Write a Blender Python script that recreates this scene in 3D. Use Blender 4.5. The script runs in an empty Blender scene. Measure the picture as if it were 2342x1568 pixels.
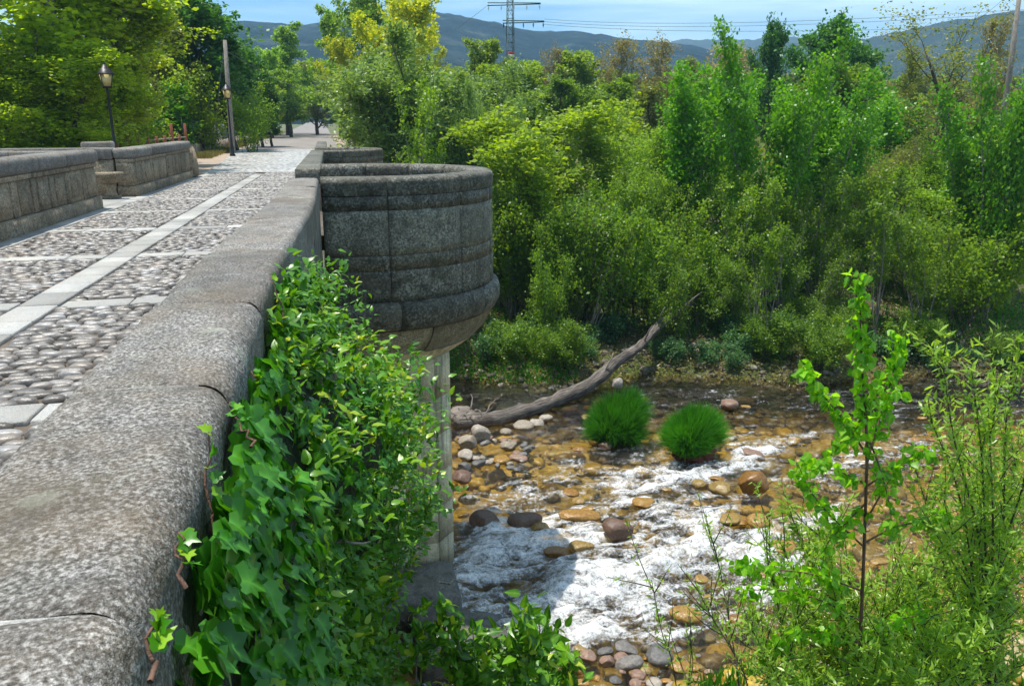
import bpy, math, random
import numpy as np
from mathutils import Vector

sc = bpy.context.scene
COL = sc.collection
PI = math.pi
# ------------------------------------------------------------------ camera
EYE = 1.6
HAZE = 0.00032
PITCH = math.radians(15.6)
YAW = math.radians(-12.67)          # bridge axis is +Y, the lens looks a little to its right
cam_d = bpy.data.cameras.new('camera')
cam = bpy.data.objects.new('camera', cam_d)
COL.objects.link(cam)
cam.location = (0, 0, EYE)
cam.rotation_euler = (PI / 2 - PITCH, 0, YAW)
cam_d.sensor_width = 36
cam_d.lens = 28.02
cam_d.clip_start = 0.05
cam_d.clip_end = 20000
cam_d.dof.use_dof = True
cam_d.dof.focus_distance = 6.0
cam_d.dof.aperture_fstop = 16
sc.camera = cam
# ------------------------------------------------------------------ world and sun
SUN = Vector((-0.20, 0.13, 1.0)).normalized()
world = bpy.data.worlds.new('World')
sc.world = world
world.use_nodes = True
wn, wl = world.node_tree.nodes, world.node_tree.links
wn.clear()
w_out = wn.new('ShaderNodeOutputWorld'); w_bg = wn.new('ShaderNodeBackground')
w_sky = wn.new('ShaderNodeTexSky'); w_sky.sky_type = 'NISHITA'; w_sky.sun_disc = False
w_sky.sun_elevation = math.asin(SUN.z); w_sky.sun_rotation = math.atan2(SUN.x, SUN.y)
w_sky.air_density = 1.0; w_sky.dust_density = 0.25; w_sky.ozone_density = 2.2; w_sky.altitude = 900
w_bg.inputs['Strength'].default_value = 0.10
w_tc = wn.new('ShaderNodeTexCoord')
w_map = wn.new('ShaderNodeMapping'); w_map.inputs['Scale'].default_value = (1.3, 1.3, 12.0)
w_map.inputs['Rotation'].default_value = (0.03, 0.10, 0.3)
w_map.inputs['Location'].default_value = (0.25, 0.1, 0.1)
w_n = wn.new('ShaderNodeTexNoise'); w_n.inputs['Scale'].default_value = 2.0; w_n.inputs['Detail'].default_value = 8
w_n.inputs['Roughness'].default_value = 0.52; w_n.inputs['Distortion'].default_value = 0.5
w_r = wn.new('ShaderNodeMapRange'); w_r.inputs[1].default_value = 0.38; w_r.inputs[2].default_value = 0.64
w_r.inputs[4].default_value = 0.75
w_mix = wn.new('ShaderNodeMix'); w_mix.data_type = 'RGBA'; w_mix.inputs[7].default_value = (10.0, 10.2, 10.2, 1)
w_hs = wn.new('ShaderNodeHueSaturation'); w_hs.inputs['Saturation'].default_value = 1.15
wl.new(w_tc.outputs['Generated'], w_map.inputs['Vector']); wl.new(w_map.outputs[0], w_n.inputs['Vector'])
wl.new(w_n.outputs[0], w_r.inputs[0]); wl.new(w_r.outputs[0], w_mix.inputs[0])
wl.new(w_sky.outputs[0], w_hs.inputs['Color']); wl.new(w_hs.outputs[0], w_mix.inputs[6])
w_t = wn.new('ShaderNodeMix'); w_t.data_type = 'RGBA'; w_t.blend_type = 'MULTIPLY'; w_t.inputs[0].default_value = 1.0; w_t.inputs[7].default_value = (0.86, 1.04, 1.10, 1)
wl.new(w_mix.outputs[2], w_t.inputs[6]); wl.new(w_t.outputs[2], w_bg.inputs['Color']); wl.new(w_bg.outputs[0], w_out.inputs['Surface'])
sun_d = bpy.data.lights.new('sun', 'SUN'); sun_d.energy = 4.6; sun_d.angle = math.radians(0.5); sun_d.color = (1, 0.95, 0.87)
sun = bpy.data.objects.new('sun', sun_d); COL.objects.link(sun)
sun.rotation_euler = SUN.to_track_quat('Z', 'Y').to_euler()
sun.location = (-20, 20, 60)
sc.view_settings.view_transform = 'Standard'
sc.view_settings.look = 'None'
sc.view_settings.gamma = 1.0
sc.view_settings.use_curve_mapping = False
sc.view_settings.exposure = 0.6
sc.render.engine = 'CYCLES'
cy = sc.cycles
cy.use_denoising = True
cy.max_bounces = 8; cy.diffuse_bounces = 5; cy.glossy_bounces = 3; cy.transmission_bounces = 4
cy.transparent_max_bounces = 8; cy.volume_bounces = 0
cy.sample_clamp_indirect = 6.0
cy.caustics_reflective = False; cy.caustics_refractive = False
cy.volume_step_rate = 20.0

# ------------------------------------------------------------------ small maths
CP, SP = math.cos(PITCH), math.sin(PITCH)
_cz, _sz = math.cos(-YAW), math.sin(-YAW)
C_R = np.array([_cz, -_sz, 0.0]); C_H = np.array([_sz, _cz, 0.0])
C_F = C_H * CP + np.array([0, 0, -SP]); C_U = C_H * SP + np.array([0, 0, CP])
FV = 1822.9            # focal length in the units of a 2342 wide view of the place
def ray(vx, vy):
    return C_R * (vx - 1171) + C_U * (784 - vy) + C_F * FV
def at(vx, vy, X=None, Y=None, z=None):
    """a point of the place on the sight line (vx, vy) at a given X, Y or z"""
    d = ray(vx, vy)
    if z is not None: t = (z - EYE) / d[2]
    elif Y is not None: t = Y / d[1]
    else: t = X / d[0]
    return np.array([0, 0, EYE]) + t * d
def proj(p):
    q = np.asarray(p, float) - np.array([0, 0, EYE])
    w = q @ C_F
    return 1171 + FV * (q @ C_R) / w, 784 - FV * (q @ C_U) / w
def sst(a, b, x):
    t = np.clip((np.asarray(x, float) - a) / (b - a), 0, 1)
    return t * t * (3 - 2 * t)
def _h(i, j, k, s):
    n = (i * 374761393 + j * 668265263 + k * 2147483647 + s * 1274126177) & 0xffffffff
    n = ((n ^ (n >> 13)) * 1274126177) & 0xffffffff
    n = ((n ^ (n >> 16)) * 668265263) & 0xffffffff
    return ((n ^ (n >> 15)) & 0xffff) / 65535.0
def vn(p, s=1.0, seed=0):
    p = np.asarray(p, float) * s
    if p.shape[-1] == 2: p = np.concatenate([p, np.zeros(p.shape[:-1] + (1,))], -1)
    f = np.floor(p); i = f.astype(np.int64); u = p - f; u = u * u * (3 - 2 * u)
    x, y, z = i[..., 0], i[..., 1], i[..., 2]; a, b, c = u[..., 0], u[..., 1], u[..., 2]
    def L(dz):
        h00 = _h(x, y, z + dz, seed); h10 = _h(x + 1, y, z + dz, seed)
        h01 = _h(x, y + 1, z + dz, seed); h11 = _h(x + 1, y + 1, z + dz, seed)
        return (h00 * (1 - a) + h10 * a) * (1 - b) + (h01 * (1 - a) + h11 * a) * b
    return (L(0) * (1 - c) + L(1) * c) * 2 - 1
def fbm(p, s=1.0, o=4, seed=0, g=0.5):
    r = 0; a = 1.0; t = 0
    for k in range(o):
        r = r + a * vn(p, s * 2 ** k, seed + 7 * k); t += a; a *= g
    return r / t

# ------------------------------------------------------------------ mesh making
def mesh(name, V, F, mat=None, smooth=False, attrs=None):
    me = bpy.data.meshes.new(name)
    V = np.asarray(V, np.float32)
    Fs = F if isinstance(F, list) else [F]
    Fs = [np.asarray(f, np.int32) for f in Fs if len(f)]
    nl = sum(f.size for f in Fs); nf = sum(len(f) for f in Fs)
    me.vertices.add(len(V)); me.vertices.foreach_set('co', V.ravel())
    me.loops.add(nl); me.loops.foreach_set('vertex_index', np.concatenate([f.ravel() for f in Fs]))
    me.polygons.add(nf)
    cnt = np.concatenate([np.full(len(f), f.shape[1], np.int32) for f in Fs])
    st = np.zeros(nf, np.int32); st[1:] = np.cumsum(cnt)[:-1]
    me.polygons.foreach_set('loop_start', st)
    if smooth: me.polygons.foreach_set('use_smooth', np.ones(nf, bool))
    me.update(calc_edges=True)
    if attrs:
        for k, (dom, arr) in attrs.items():
            a = me.attributes.new(k, 'FLOAT', dom); a.data.foreach_set('value', np.asarray(arr, np.float32))
    if mat: me.materials.append(mat)
    return me
def link(name, data, parent=None, loc=None, rot=None, scl=None):
    o = bpy.data.objects.new(name, data); COL.objects.link(o)
    if parent: o.parent = parent
    if loc is not None: o.location = [float(v) for v in loc]
    if rot is not None: o.rotation_euler = [float(v) for v in rot]
    if scl is not None: o.scale = [float(v) for v in (scl if hasattr(scl, '__len__') else (scl,) * 3)]
    return o
def obj(name, V, F, mat, parent=None, smooth=False, attrs=None, **kw):
    return link(name, mesh(name, V, F, mat, smooth, attrs), parent, **kw)
def tag(o, label=None, cat=None, group=None, kind=None):
    if label: o['label'] = label
    if cat: o['category'] = cat
    if group: o['group'] = group
    if kind: o['kind'] = kind
    return o
def thing(name, label, cat, loc=(0, 0, 0), group=None):
    o = link(name, None, loc=loc); o.empty_display_size = 0.2
    return tag(o, label, cat, group)
class MB:
    """collects pieces into one mesh"""
    def __init__(s): s.v = []; s.f = {}; s.n = 0
    def add(s, V, F):
        V = np.asarray(V, float)
        for f in (F if isinstance(F, list) else [F]):
            f = np.asarray(f, int)
            if len(f): s.f.setdefault(f.shape[1], []).append(f + s.n)
        s.v.append(V); s.n += len(V); return s
    def out(s): return np.concatenate(s.v), [np.concatenate(a) for a in s.f.values()]
    def obj(s, name, mat, parent=None, smooth=False, **kw):
        V, F = s.out(); return obj(name, V, F, mat, parent, smooth, **kw)
def box(x0, x1, y0, y1, z0, z1):
    V = np.array([(x, y, z) for z in (z0, z1) for y in (y0, y1) for x in (x0, x1)], float)
    F = np.array([(0, 2, 3, 1), (4, 5, 7, 6), (0, 1, 5, 4), (2, 6, 7, 3), (0, 4, 6, 2), (1, 3, 7, 5)])
    return V, F
def cbox(x0, x1, y0, y1, z0, z1, c, jit=0.0, rng=None):
    """chamfered box, 24 vertices, 44 triangles"""
    V = []; idx = {}
    for sx in (0, 1):
        for sy in (0, 1):
            for sz in (0, 1):
                X = (x0, x1)[sx]; Y = (y0, y1)[sy]; Z = (z0, z1)[sz]
                dx, dy, dz = (1, -1)[sx] * c, (1, -1)[sy] * c, (1, -1)[sz] * c
                for a, p in enumerate(((X, Y + dy, Z + dz), (X + dx, Y, Z + dz), (X + dx, Y + dy, Z))):
                    idx[(sx, sy, sz, a)] = len(V); V.append(p)
    Q = []; T = []
    for s in (0, 1):
        q = [idx[(s, a, b, 0)] for a, b in ((0, 0), (0, 1), (1, 1), (1, 0))]; Q.append(q if s == 0 else q[::-1])
        q = [idx[(a, s, b, 1)] for a, b in ((0, 0), (1, 0), (1, 1), (0, 1))]; Q.append(q if s == 0 else q[::-1])
        q = [idx[(a, b, s, 2)] for a, b in ((0, 0), (0, 1), (1, 1), (1, 0))]; Q.append(q if s == 0 else q[::-1])
    for a in (0, 1):
        for b in (0, 1):
            Q.append([idx[(a, b, 0, 0)], idx[(a, b, 1, 0)], idx[(a, b, 1, 1)], idx[(a, b, 0, 1)]][::(1 if a == b else -1)])
            Q.append([idx[(a, 0, b, 0)], idx[(a, 1, b, 0)], idx[(a, 1, b, 2)], idx[(a, 0, b, 2)]][::(-1 if a == b else 1)])
            Q.append([idx[(0, a, b, 1)], idx[(1, a, b, 1)], idx[(1, a, b, 2)], idx[(0, a, b, 2)]][::(1 if a == b else -1)])
            for d in (0, 1):
                T.append([idx[(a, b, d, k)] for k in range(3)][::(-1 if (a + b + d) % 2 == 0 else 1)])
    V = np.array(V, float); out = []; cen = V.mean(0)
    for G in (np.array(Q), np.array(T)):
        n = np.cross(V[G[:, 1]] - V[G[:, 0]], V[G[:, 2]] - V[G[:, 0]]); flip = ((V[G].mean(1) - cen) * n).sum(1) < 0
        G[flip] = G[flip][:, ::-1]; out.append(G)
    if jit and rng is not None: V += rng.uniform(-jit, jit, V.shape)
    return V, out
def grid(nx, ny):
    i = np.arange(nx - 1)[:, None] * ny + np.arange(ny - 1)[None, :]; i = i.ravel()
    return np.stack([i, i + ny, i + ny + 1, i + 1], 1)
def tube(mb, P, r, sides=5):
    P = np.asarray(P, float); n = len(P)
    r = np.broadcast_to(np.asarray(r, float), (n,)) if np.ndim(r) else np.full(n, float(r))
    T = np.gradient(P, axis=0); T /= np.linalg.norm(T, axis=1)[:, None] + 1e-9
    ref = np.array([0.0, 0.0, 1.0]) if abs(T[0, 2]) < 0.8 else np.array([1.0, 0.0, 0.0])
    A = np.cross(T, ref); A /= np.linalg.norm(A, axis=1)[:, None] + 1e-9
    B = np.cross(T, A)
    a = np.arange(sides) * 2 * PI / sides
    V = P[:, None] + r[:, None, None] * (np.cos(a)[None, :, None] * A[:, None] + np.sin(a)[None, :, None] * B[:, None])
    i = (np.arange(n - 1)[:, None] * sides + np.arange(sides)[None, :]).ravel()
    j = (np.arange(n - 1)[:, None] * sides + ((np.arange(sides) + 1) % sides)[None, :]).ravel()
    F = [np.stack([i, j, j + sides, i + sides], 1)]
    V = V.reshape(-1, 3)
    V = np.vstack([V, P[-1:]]); k = (n - 1) * sides
    F.append(np.array([(k + q, k + (q + 1) % sides, n * sides) for q in range(sides)]))
    mb.add(V, F)
def lathe(prof, n=16, close=False):
    prof = np.array(prof, float); a = np.arange(n) * 2 * PI / n
    V = np.stack([prof[:, None, 0] * np.cos(a), prof[:, None, 0] * np.sin(a), np.repeat(prof[:, None, 1], n, 1)], -1).reshape(-1, 3)
    m = len(prof)
    i = (np.arange(m - 1)[:, None] * n + np.arange(n)).ravel(); j = (np.arange(m - 1)[:, None] * n + (np.arange(n) + 1) % n).ravel()
    return V, np.stack([i, j, j + n, i + n], 1)
def ico(sub=2):
    t = (1 + 5 ** 0.5) / 2
    V = [(-1, t, 0), (1, t, 0), (-1, -t, 0), (1, -t, 0), (0, -1, t), (0, 1, t), (0, -1, -t), (0, 1, -t), (t, 0, -1), (t, 0, 1), (-t, 0, -1), (-t, 0, 1)]
    F = [(0, 11, 5), (0, 5, 1), (0, 1, 7), (0, 7, 10), (0, 10, 11), (1, 5, 9), (5, 11, 4), (11, 10, 2), (10, 7, 6), (7, 1, 8), (3, 9, 4), (3, 4, 2), (3, 2, 6), (3, 6, 8), (3, 8, 9), (4, 9, 5), (2, 4, 11), (6, 2, 10), (8, 6, 7), (9, 8, 1)]
    V = [np.array(v) / np.linalg.norm(v) for v in V]
    for _ in range(sub):
        c = {}; G = []
        def m(a, b):
            k = (min(a, b), max(a, b))
            if k not in c:
                p = V[a] + V[b]; V.append(p / np.linalg.norm(p)); c[k] = len(V) - 1
            return c[k]
        for a, b, d in F:
            x, y, z = m(a, b), m(b, d), m(d, a); G += [(a, x, z), (b, y, x), (d, z, y), (x, y, z)]
        F = G
    return np.array(V), np.array(F)

# ------------------------------------------------------------------ materials
def mat(name):
    m = bpy.data.materials.new(name); m.use_nodes = True
    N = m.node_tree.nodes; L = m.node_tree.links; N.clear()
    o = N.new('ShaderNodeOutputMaterial'); b = N.new('ShaderNodeBsdfPrincipled')
    L.new(b.outputs[0], o.inputs[0]); return m, N, L, b, o
def pos(N): return N.new('ShaderNodeNewGeometry').outputs['Position']
def noise(N, L, vec, scale, detail=4, rough=0.55, dist=0.0, stretch=None):
    if stretch:
        mp = N.new('ShaderNodeMapping'); mp.inputs['Scale'].default_value = stretch; L.new(vec, mp.inputs[0]); vec = mp.outputs[0]
    n = N.new('ShaderNodeTexNoise'); n.inputs['Scale'].default_value = scale; n.inputs['Detail'].default_value = detail
    n.inputs['Roughness'].default_value = rough; n.inputs['Distortion'].default_value = dist
    L.new(vec, n.inputs['Vector']); return n.outputs[0]
def voro(N, L, vec, scale, feat='F1', out='Distance'):
    n = N.new('ShaderNodeTexVoronoi'); n.feature = feat; n.inputs['Scale'].default_value = scale
    L.new(vec, n.inputs['Vector']); return n.outputs[out]
def ramp(N, L, fac, stops):
    r = N.new('ShaderNodeValToRGB'); e = r.color_ramp.elements
    while len(e) < len(stops): e.new(0.5)
    for k, (p, c) in enumerate(stops):
        e[k].position = p; e[k].color = (c if hasattr(c, '__len__') else (c, c, c)) + (1,) if hasattr(c, '__len__') else (c, c, c, 1)
    L.new(fac, r.inputs[0]); return r.outputs[0]
def mix(N, L, f, a, b, mode='MIX'):
    m = N.new('ShaderNodeMix'); m.data_type = 'RGBA'; m.blend_type = mode
    for s, v in ((0, f), (6, a), (7, b)):
        if hasattr(v, 'node'): L.new(v, m.inputs[s])
        elif hasattr(v, '__len__'): m.inputs[s].default_value = tuple(v) + (1,)
        else: m.inputs[s].default_value = v
    return m.outputs[2]
def mr(N, L, v, a, b, c=0.0, d=1.0):
    m = N.new('ShaderNodeMapRange'); m.inputs[1].default_value = a; m.inputs[2].default_value = b
    m.inputs[3].default_value = c; m.inputs[4].default_value = d; L.new(v, m.inputs[0]); return m.outputs[0]
def mth(N, L, op, a, b):
    m = N.new('ShaderNodeMath'); m.operation = op
    for s, v in ((0, a), (1, b)):
        if hasattr(v, 'node'): L.new(v, m.inputs[s])
        else: m.inputs[s].default_value = v
    return m.outputs[0]
def bump(N, L, b, h, strength=0.5, dist=0.02, prev=None):
    n = N.new('ShaderNodeBump'); n.inputs['Strength'].default_value = strength; n.inputs['Distance'].default_value = dist
    L.new(h, n.inputs['Height'])
    if prev: L.new(prev, n.inputs['Normal'])
    if b: L.new(n.outputs[0], b.inputs['Normal'])
    return n.outputs[0]
def orand(N): return N.new('ShaderNodeObjectInfo').outputs['Random']
def island(N): return N.new('ShaderNodeNewGeometry').outputs['Random Per Island']

def granite(name, lo, mid, hi, warm, crystal=150.0, stain=0.5, moss=0.0, lichen=0.0, bmp=0.5, bd=0.008, per=True, streak=False):
    m, N, L, b, o = mat(name); p = pos(N)
    n1 = noise(N, L, p, crystal, 3, 0.7)
    c = ramp(N, L, n1, [(0.34, lo), (0.5, mid), (0.64, hi)])
    n2 = noise(N, L, p, 2.3, 5, 0.65, 0.3)
    c = mix(N, L, mr(N, L, n2, 0.42, 0.7, 0, 0.55), c, warm, 'MIX')
    n3 = noise(N, L, p, 5.5, 6, 0.7, 0.4)
    c = mix(N, L, mr(N, L, n3, 0.45, 0.68, 0, stain), c, tuple(v * 0.22 for v in mid))
    if streak:
        n6 = noise(N, L, p, 3.0, 4, 0.6, 0.2, (2.2, 2.2, 0.22))
        c = mix(N, L, mr(N, L, n6, 0.48, 0.7, 0, 0.75), c, (0.045, 0.04, 0.03))
    if moss:
        n4 = noise(N, L, p, 3.1, 6, 0.75)
        c = mix(N, L, mr(N, L, n4, 0.5, 0.66, 0, moss), c, (0.05, 0.062, 0.022))
    if lichen:
        v = voro(N, L, p, 4.2); n5 = noise(N, L, p, 14, 3)
        f = mr(N, L, mth(N, L, 'ADD', v, mth(N, L, 'MULTIPLY', n5, 0.28)), 0.36, 0.31, 0, lichen)
        gate = mr(N, L, noise(N, L, p, 1.3, 2), 0.5, 0.58)
        c = mix(N, L, mth(N, L, 'MULTIPLY', f, gate), c, (0.30, 0.31, 0.24))
    c = mix(N, L, mr(N, L, noise(N, L, p, 1.1, 5, 0.7, 0.5), 0.46, 0.66, 0, 0.38), c, tuple(v * 0.5 for v in warm))
    if per:
        c = mix(N, L, 1.0, c, ramp(N, L, orand(N), [(0, 0.72), (1, 1.2)]), 'MULTIPLY')
    L.new(c, b.inputs['Base Color']); b.inputs['Roughness'].default_value = 0.72
    b.inputs['Specular IOR Level'].default_value = 0.35
    nb = bump(N, L, None, noise(N, L, p, crystal * 0.55, 4, 0.75), bmp, bd)
    bump(N, L, b, noise(N, L, p, 12, 6, 0.7), 0.6, 0.03, nb)
    return m
M = {}
M['cap'] = granite('granite_cap', (0.022, 0.02, 0.018), (0.18, 0.168, 0.15), (0.50, 0.48, 0.45), (0.19, 0.135, 0.075), 95, 0.55, 0.18, 0.5, 1.0, 0.012)
M['face'] = granite('granite_face', (0.05, 0.05, 0.048), (0.15, 0.147, 0.135), (0.36, 0.355, 0.33), (0.15, 0.13, 0.08), 90, 0.8, 0.35, 0, 0.9, 0.012)
M['bay'] = granite('granite_bay', (0.03, 0.028, 0.02), (0.125, 0.12, 0.098), (0.32, 0.31, 0.26), (0.16, 0.14, 0.09), 26, 0.95, 0.4, 0.8, 0.9, 0.02)
M['left'] = granite('granite_left', (0.08, 0.065, 0.045), (0.32, 0.26, 0.17), (0.50, 0.43, 0.31), (0.30, 0.21, 0.12), 34, 0.8, 0.1, 0.3, 0.8, 0.02)
M['inner'] = granite('granite_inner', (0.10, 0.08, 0.06), (0.32, 0.25, 0.19), (0.5, 0.44, 0.36), (0.34, 0.17, 0.10), 34, 0.75, 0.1, 0.3, 0.8, 0.02)
M['pier'] = granite('pier_stone', (0.42, 0.36, 0.22), (0.66, 0.59, 0.40), (0.74, 0.69, 0.52), (0.66, 0.55, 0.32), 30, 0.3, 0.1, 0, 0.4, 0.01, True, True)
M['slab'] = granite('paving_slab', (0.22, 0.22, 0.205), (0.36, 0.355, 0.335), (0.5, 0.49, 0.47), (0.45, 0.42, 0.35), 130, 0.12, 0, 0, 0.4, 0.003)

def rockmat(name, cols, wet=0.25, bmp=0.5):
    m, N, L, b, o = mat(name); p = pos(N)
    c = ramp(N, L, island(N) if 'stuff' in name else orand(N), cols)
    n = noise(N, L, p, 18, 5, 0.65)
    c = mix(N, L, 1.0, c, ramp(N, L, n, [(0.3, 0.55), (0.7, 1.3)]), 'MULTIPLY')
    L.new(c, b.inputs['Base Color']); b.inputs['Roughness'].default_value = wet
    bump(N, L, b, n, bmp, 0.015); return m
M['cobble'] = rockmat('cobble_stuff', [(0.0, (0.09, 0.075, 0.06)), (0.35, (0.17, 0.155, 0.14)), (0.7, (0.23, 0.195, 0.16)), (1.0, (0.32, 0.31, 0.30))], 0.38, 0.5)
M['cobble1'] = rockmat('cobble_one', [(0.0, (0.09, 0.075, 0.06)), (0.35, (0.17, 0.155, 0.14)), (0.7, (0.23, 0.195, 0.16)), (1.0, (0.32, 0.31, 0.30))], 0.38, 0.5)
M['amber'] = rockmat('amber_stuff', [(0.0, (0.09, 0.055, 0.014)), (0.3, (0.31, 0.20, 0.028)), (0.6, (0.44, 0.31, 0.045)), (0.85, (0.20, 0.15, 0.045)), (1.0, (0.36, 0.29, 0.13))], 0.3, 0.8)
M['bankstone'] = rockmat('bank_stuff', [(0.0, (0.03, 0.028, 0.02)), (0.6, (0.10, 0.085, 0.06)), (1.0, (0.26, 0.24, 0.20))], 0.7, 0.6)
M['amber_rock'] = rockmat('amber_rock', [(0, (0.20, 0.095, 0.022)), (0.5, (0.30, 0.165, 0.035)), (1, (0.24, 0.17, 0.055))], 0.25, 1.0)
M['brown_rock'] = rockmat('brown_rock', [(0, (0.10, 0.055, 0.035)), (1, (0.14, 0.08, 0.052))], 0.5, 0.8)
M['grey_rock'] = rockmat('grey_rock', [(0, (0.09, 0.088, 0.085)), (1, (0.17, 0.155, 0.14))], 0.55, 0.7)
M['pale_rock'] = rockmat('pale_rock', [(0, (0.25, 0.21, 0.155)), (1, (0.34, 0.30, 0.25))], 0.6, 0.7)
M['pink_rock'] = rockmat('pink_rock', [(0, (0.19, 0.115, 0.08)), (1, (0.25, 0.16, 0.115))], 0.5, 0.7)
def solid(name, c, rough=0.6, metal=0.0):
    m, N, L, b, o = mat(name); p = pos(N)
    L.new(mix(N, L, 1.0, c, ramp(N, L, noise(N, L, p, 9, 4), [(0.3, 0.75), (0.7, 1.2)]), 'MULTIPLY'), b.inputs['Base Color'])
    b.inputs['Roughness'].default_value = rough; b.inputs['Metallic'].default_value = metal; return m
M['iron'] = solid('black_iron', (0.02, 0.019, 0.02), 0.45, 0.3)
M['steel'] = solid('pylon_steel', (0.05, 0.09, 0.085), 0.5, 0.5)
M['rust'] = solid('rust_post', (0.30, 0.09, 0.04), 0.7)
M['wire'] = solid('wire', (0.10, 0.10, 0.11), 0.5, 0.4)
M['amberglass'] = solid('lantern_glass', (0.72, 0.55, 0.22), 0.25)
M['porcelain'] = solid('insulator', (0.6, 0.66, 0.6), 0.2)
M['red'] = solid('sign_red', (0.6, 0.03, 0.02), 0.5)
M['white'] = solid('sign_white', (0.8, 0.72, 0.7), 0.5)
M['lowwall'] = granite('render_wall', (0.25, 0.2, 0.15), (0.42, 0.37, 0.3), (0.5, 0.46, 0.4), (0.40, 0.22, 0.12), 20, 0.5, 0.1, 0, 0.3, 0.01, False)

def barkmat(name, a, b2, sc_=14):
    m, N, L, b, o = mat(name)
    tc = N.new('ShaderNodeTexCoord').outputs['Object']
    n = noise(N, L, tc, sc_, 5, 0.65, 1.2, (1, 1, 0.25))
    L.new(ramp(N, L, n, [(0.35, a), (0.65, b2)]), b.inputs['Base Color']); b.inputs['Roughness'].default_value = 0.85
    bump(N, L, b, n, 0.9, 0.03); return m
M['bark'] = barkmat('bark_dark', (0.035, 0.028, 0.02), (0.13, 0.105, 0.08))
M['bark_pale'] = barkmat('bark_pale', (0.12, 0.10, 0.08), (0.33, 0.29, 0.24))
M['bark_red'] = barkmat('bark_red', (0.08, 0.04, 0.025), (0.20, 0.11, 0.07))
M['poleWood'] = barkmat('pole_wood', (0.14, 0.12, 0.10), (0.30, 0.26, 0.22))
m, N, L, b, o = mat('log_bark')
la = N.new('ShaderNodeAttribute'); la.attribute_name = 'around'; ll = N.new('ShaderNodeAttribute'); ll.attribute_name = 'along'
cx_ = N.new('ShaderNodeCombineXYZ'); L.new(mth(N, L, 'SINE', la.outputs['Fac'], 0), cx_.inputs[0]); L.new(mth(N, L, 'COSINE', la.outputs['Fac'], 0), cx_.inputs[1]); L.new(mth(N, L, 'MULTIPLY', ll.outputs['Fac'], 0.22), cx_.inputs[2])
n = noise(N, L, cx_.outputs[0], 6.5, 7, 0.68, 1.2); n_b = noise(N, L, pos(N), 2.2, 4)
c = ramp(N, L, n, [(0.40, (0.05, 0.038, 0.028)), (0.50, (0.17, 0.14, 0.115)), (0.64, (0.36, 0.32, 0.275))])
L.new(mix(N, L, 1.0, c, ramp(N, L, n_b, [(0.35, 0.6), (0.65, 1.2)]), 'MULTIPLY'), b.inputs['Base Color'])
b.inputs['Roughness'].default_value = 0.85; bump(N, L, b, n, 1.0, 0.09); M['log'] = m

def leafmat(name, c1, c2, tr=0.38, rough=0.42, c3=None):
    m, N, L, b, o = mat(name)
    a = N.new('ShaderNodeAttribute'); a.attribute_name = 'rnd'
    st = [(0.0, c1), (0.75, c2)] + ([(1.0, c3)] if c3 else [])
    c = ramp(N, L, a.outputs['Fac'], st)
    c = mix(N, L, 1.0, c, ramp(N, L, orand(N), [(0, 0.85), (1, 1.12)]), 'MULTIPLY')
    L.new(c, b.inputs['Base Color']); b.inputs['Roughness'].default_value = rough
    b.inputs['Specular IOR Level'].default_value = 0.45
    ve = N.new('ShaderNodeAttribute'); ve.attribute_name = 'vein'
    c = mix(N, L, mth(N, L, 'MULTIPLY', mth(N, L, 'POWER', ve.outputs['Fac'], 3.0), 0.45), c, tuple(min(0.6, v * 2.2 + 0.03) for v in c2))
    L.new(c, b.inputs['Base Color'])
    t = N.new('ShaderNodeBsdfTranslucent')
    L.new(mix(N, L, 1.0, c, (1.9, 1.75, 0.55), 'MULTIPLY'), t.inputs['Color'])
    ms = N.new('ShaderNodeMixShader'); ms.inputs[0].default_value = tr
    L.new(b.outputs[0], ms.inputs[1]); L.new(t.outputs[0], ms.inputs[2]); L.new(ms.outputs[0], o.inputs[0])
    return m
M['lf_poplar'] = leafmat('leaf_poplar', (0.162, 0.282, 0.014), (0.338, 0.448, 0.019), 0.55, 0.38, (0.486, 0.486, 0.024))
M['lf_mid'] = leafmat('leaf_mid', (0.07, 0.16, 0.012), (0.18, 0.30, 0.018), 0.5)
M['lf_bright'] = leafmat('leaf_bright', (0.055, 0.19, 0.008), (0.14, 0.34, 0.012), 0.46, 0.38)
M['lf_dark'] = leafmat('leaf_dark', (0.03, 0.12, 0.012), (0.075, 0.20, 0.02), 0.4, 0.42)
M['lf_lime'] = leafmat('leaf_lime', (0.13, 0.22, 0.014), (0.23, 0.335, 0.022), 0.5)
M['lf_gold'] = leafmat('leaf_gold', (0.24, 0.31, 0.014), (0.42, 0.46, 0.02), 0.5)
M['lf_willow'] = leafmat('leaf_willow', (0.10, 0.19, 0.045), (0.22, 0.34, 0.10), 0.42, 0.42, (0.40, 0.50, 0.24))
M['lf_fuzz'] = leafmat('leaf_fuzz', (0.12, 0.24, 0.02), (0.24, 0.40, 0.035), 0.5)
M['lf_olive'] = leafmat('leaf_olive', (0.095, 0.141, 0.024), (0.189, 0.218, 0.036), 0.42)
M['lf_brown'] = leafmat('leaf_brown', (0.17, 0.15, 0.055), (0.28, 0.25, 0.09), 0.35)
M['lf_under'] = leafmat('leaf_under', (0.06, 0.15, 0.014), (0.16, 0.28, 0.022), 0.48)
M['lf_teal'] = leafmat('leaf_teal', (0.05, 0.14, 0.05), (0.10, 0.22, 0.09), 0.4)
M['lf_ivy'] = leafmat('leaf_ivy', (0.016, 0.109, 0.007), (0.074, 0.269, 0.012), 0.33, 0.33, (0.297, 0.500, 0.018))
M['lf_ivy2'] = leafmat('leaf_ivy_adult', (0.030, 0.122, 0.010), (0.135, 0.320, 0.014), 0.33, 0.34, (0.432, 0.486, 0.024))
M['lf_birch'] = leafmat('leaf_birch', (0.081, 0.269, 0.012), (0.203, 0.486, 0.014), 0.55, 0.36)
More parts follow.
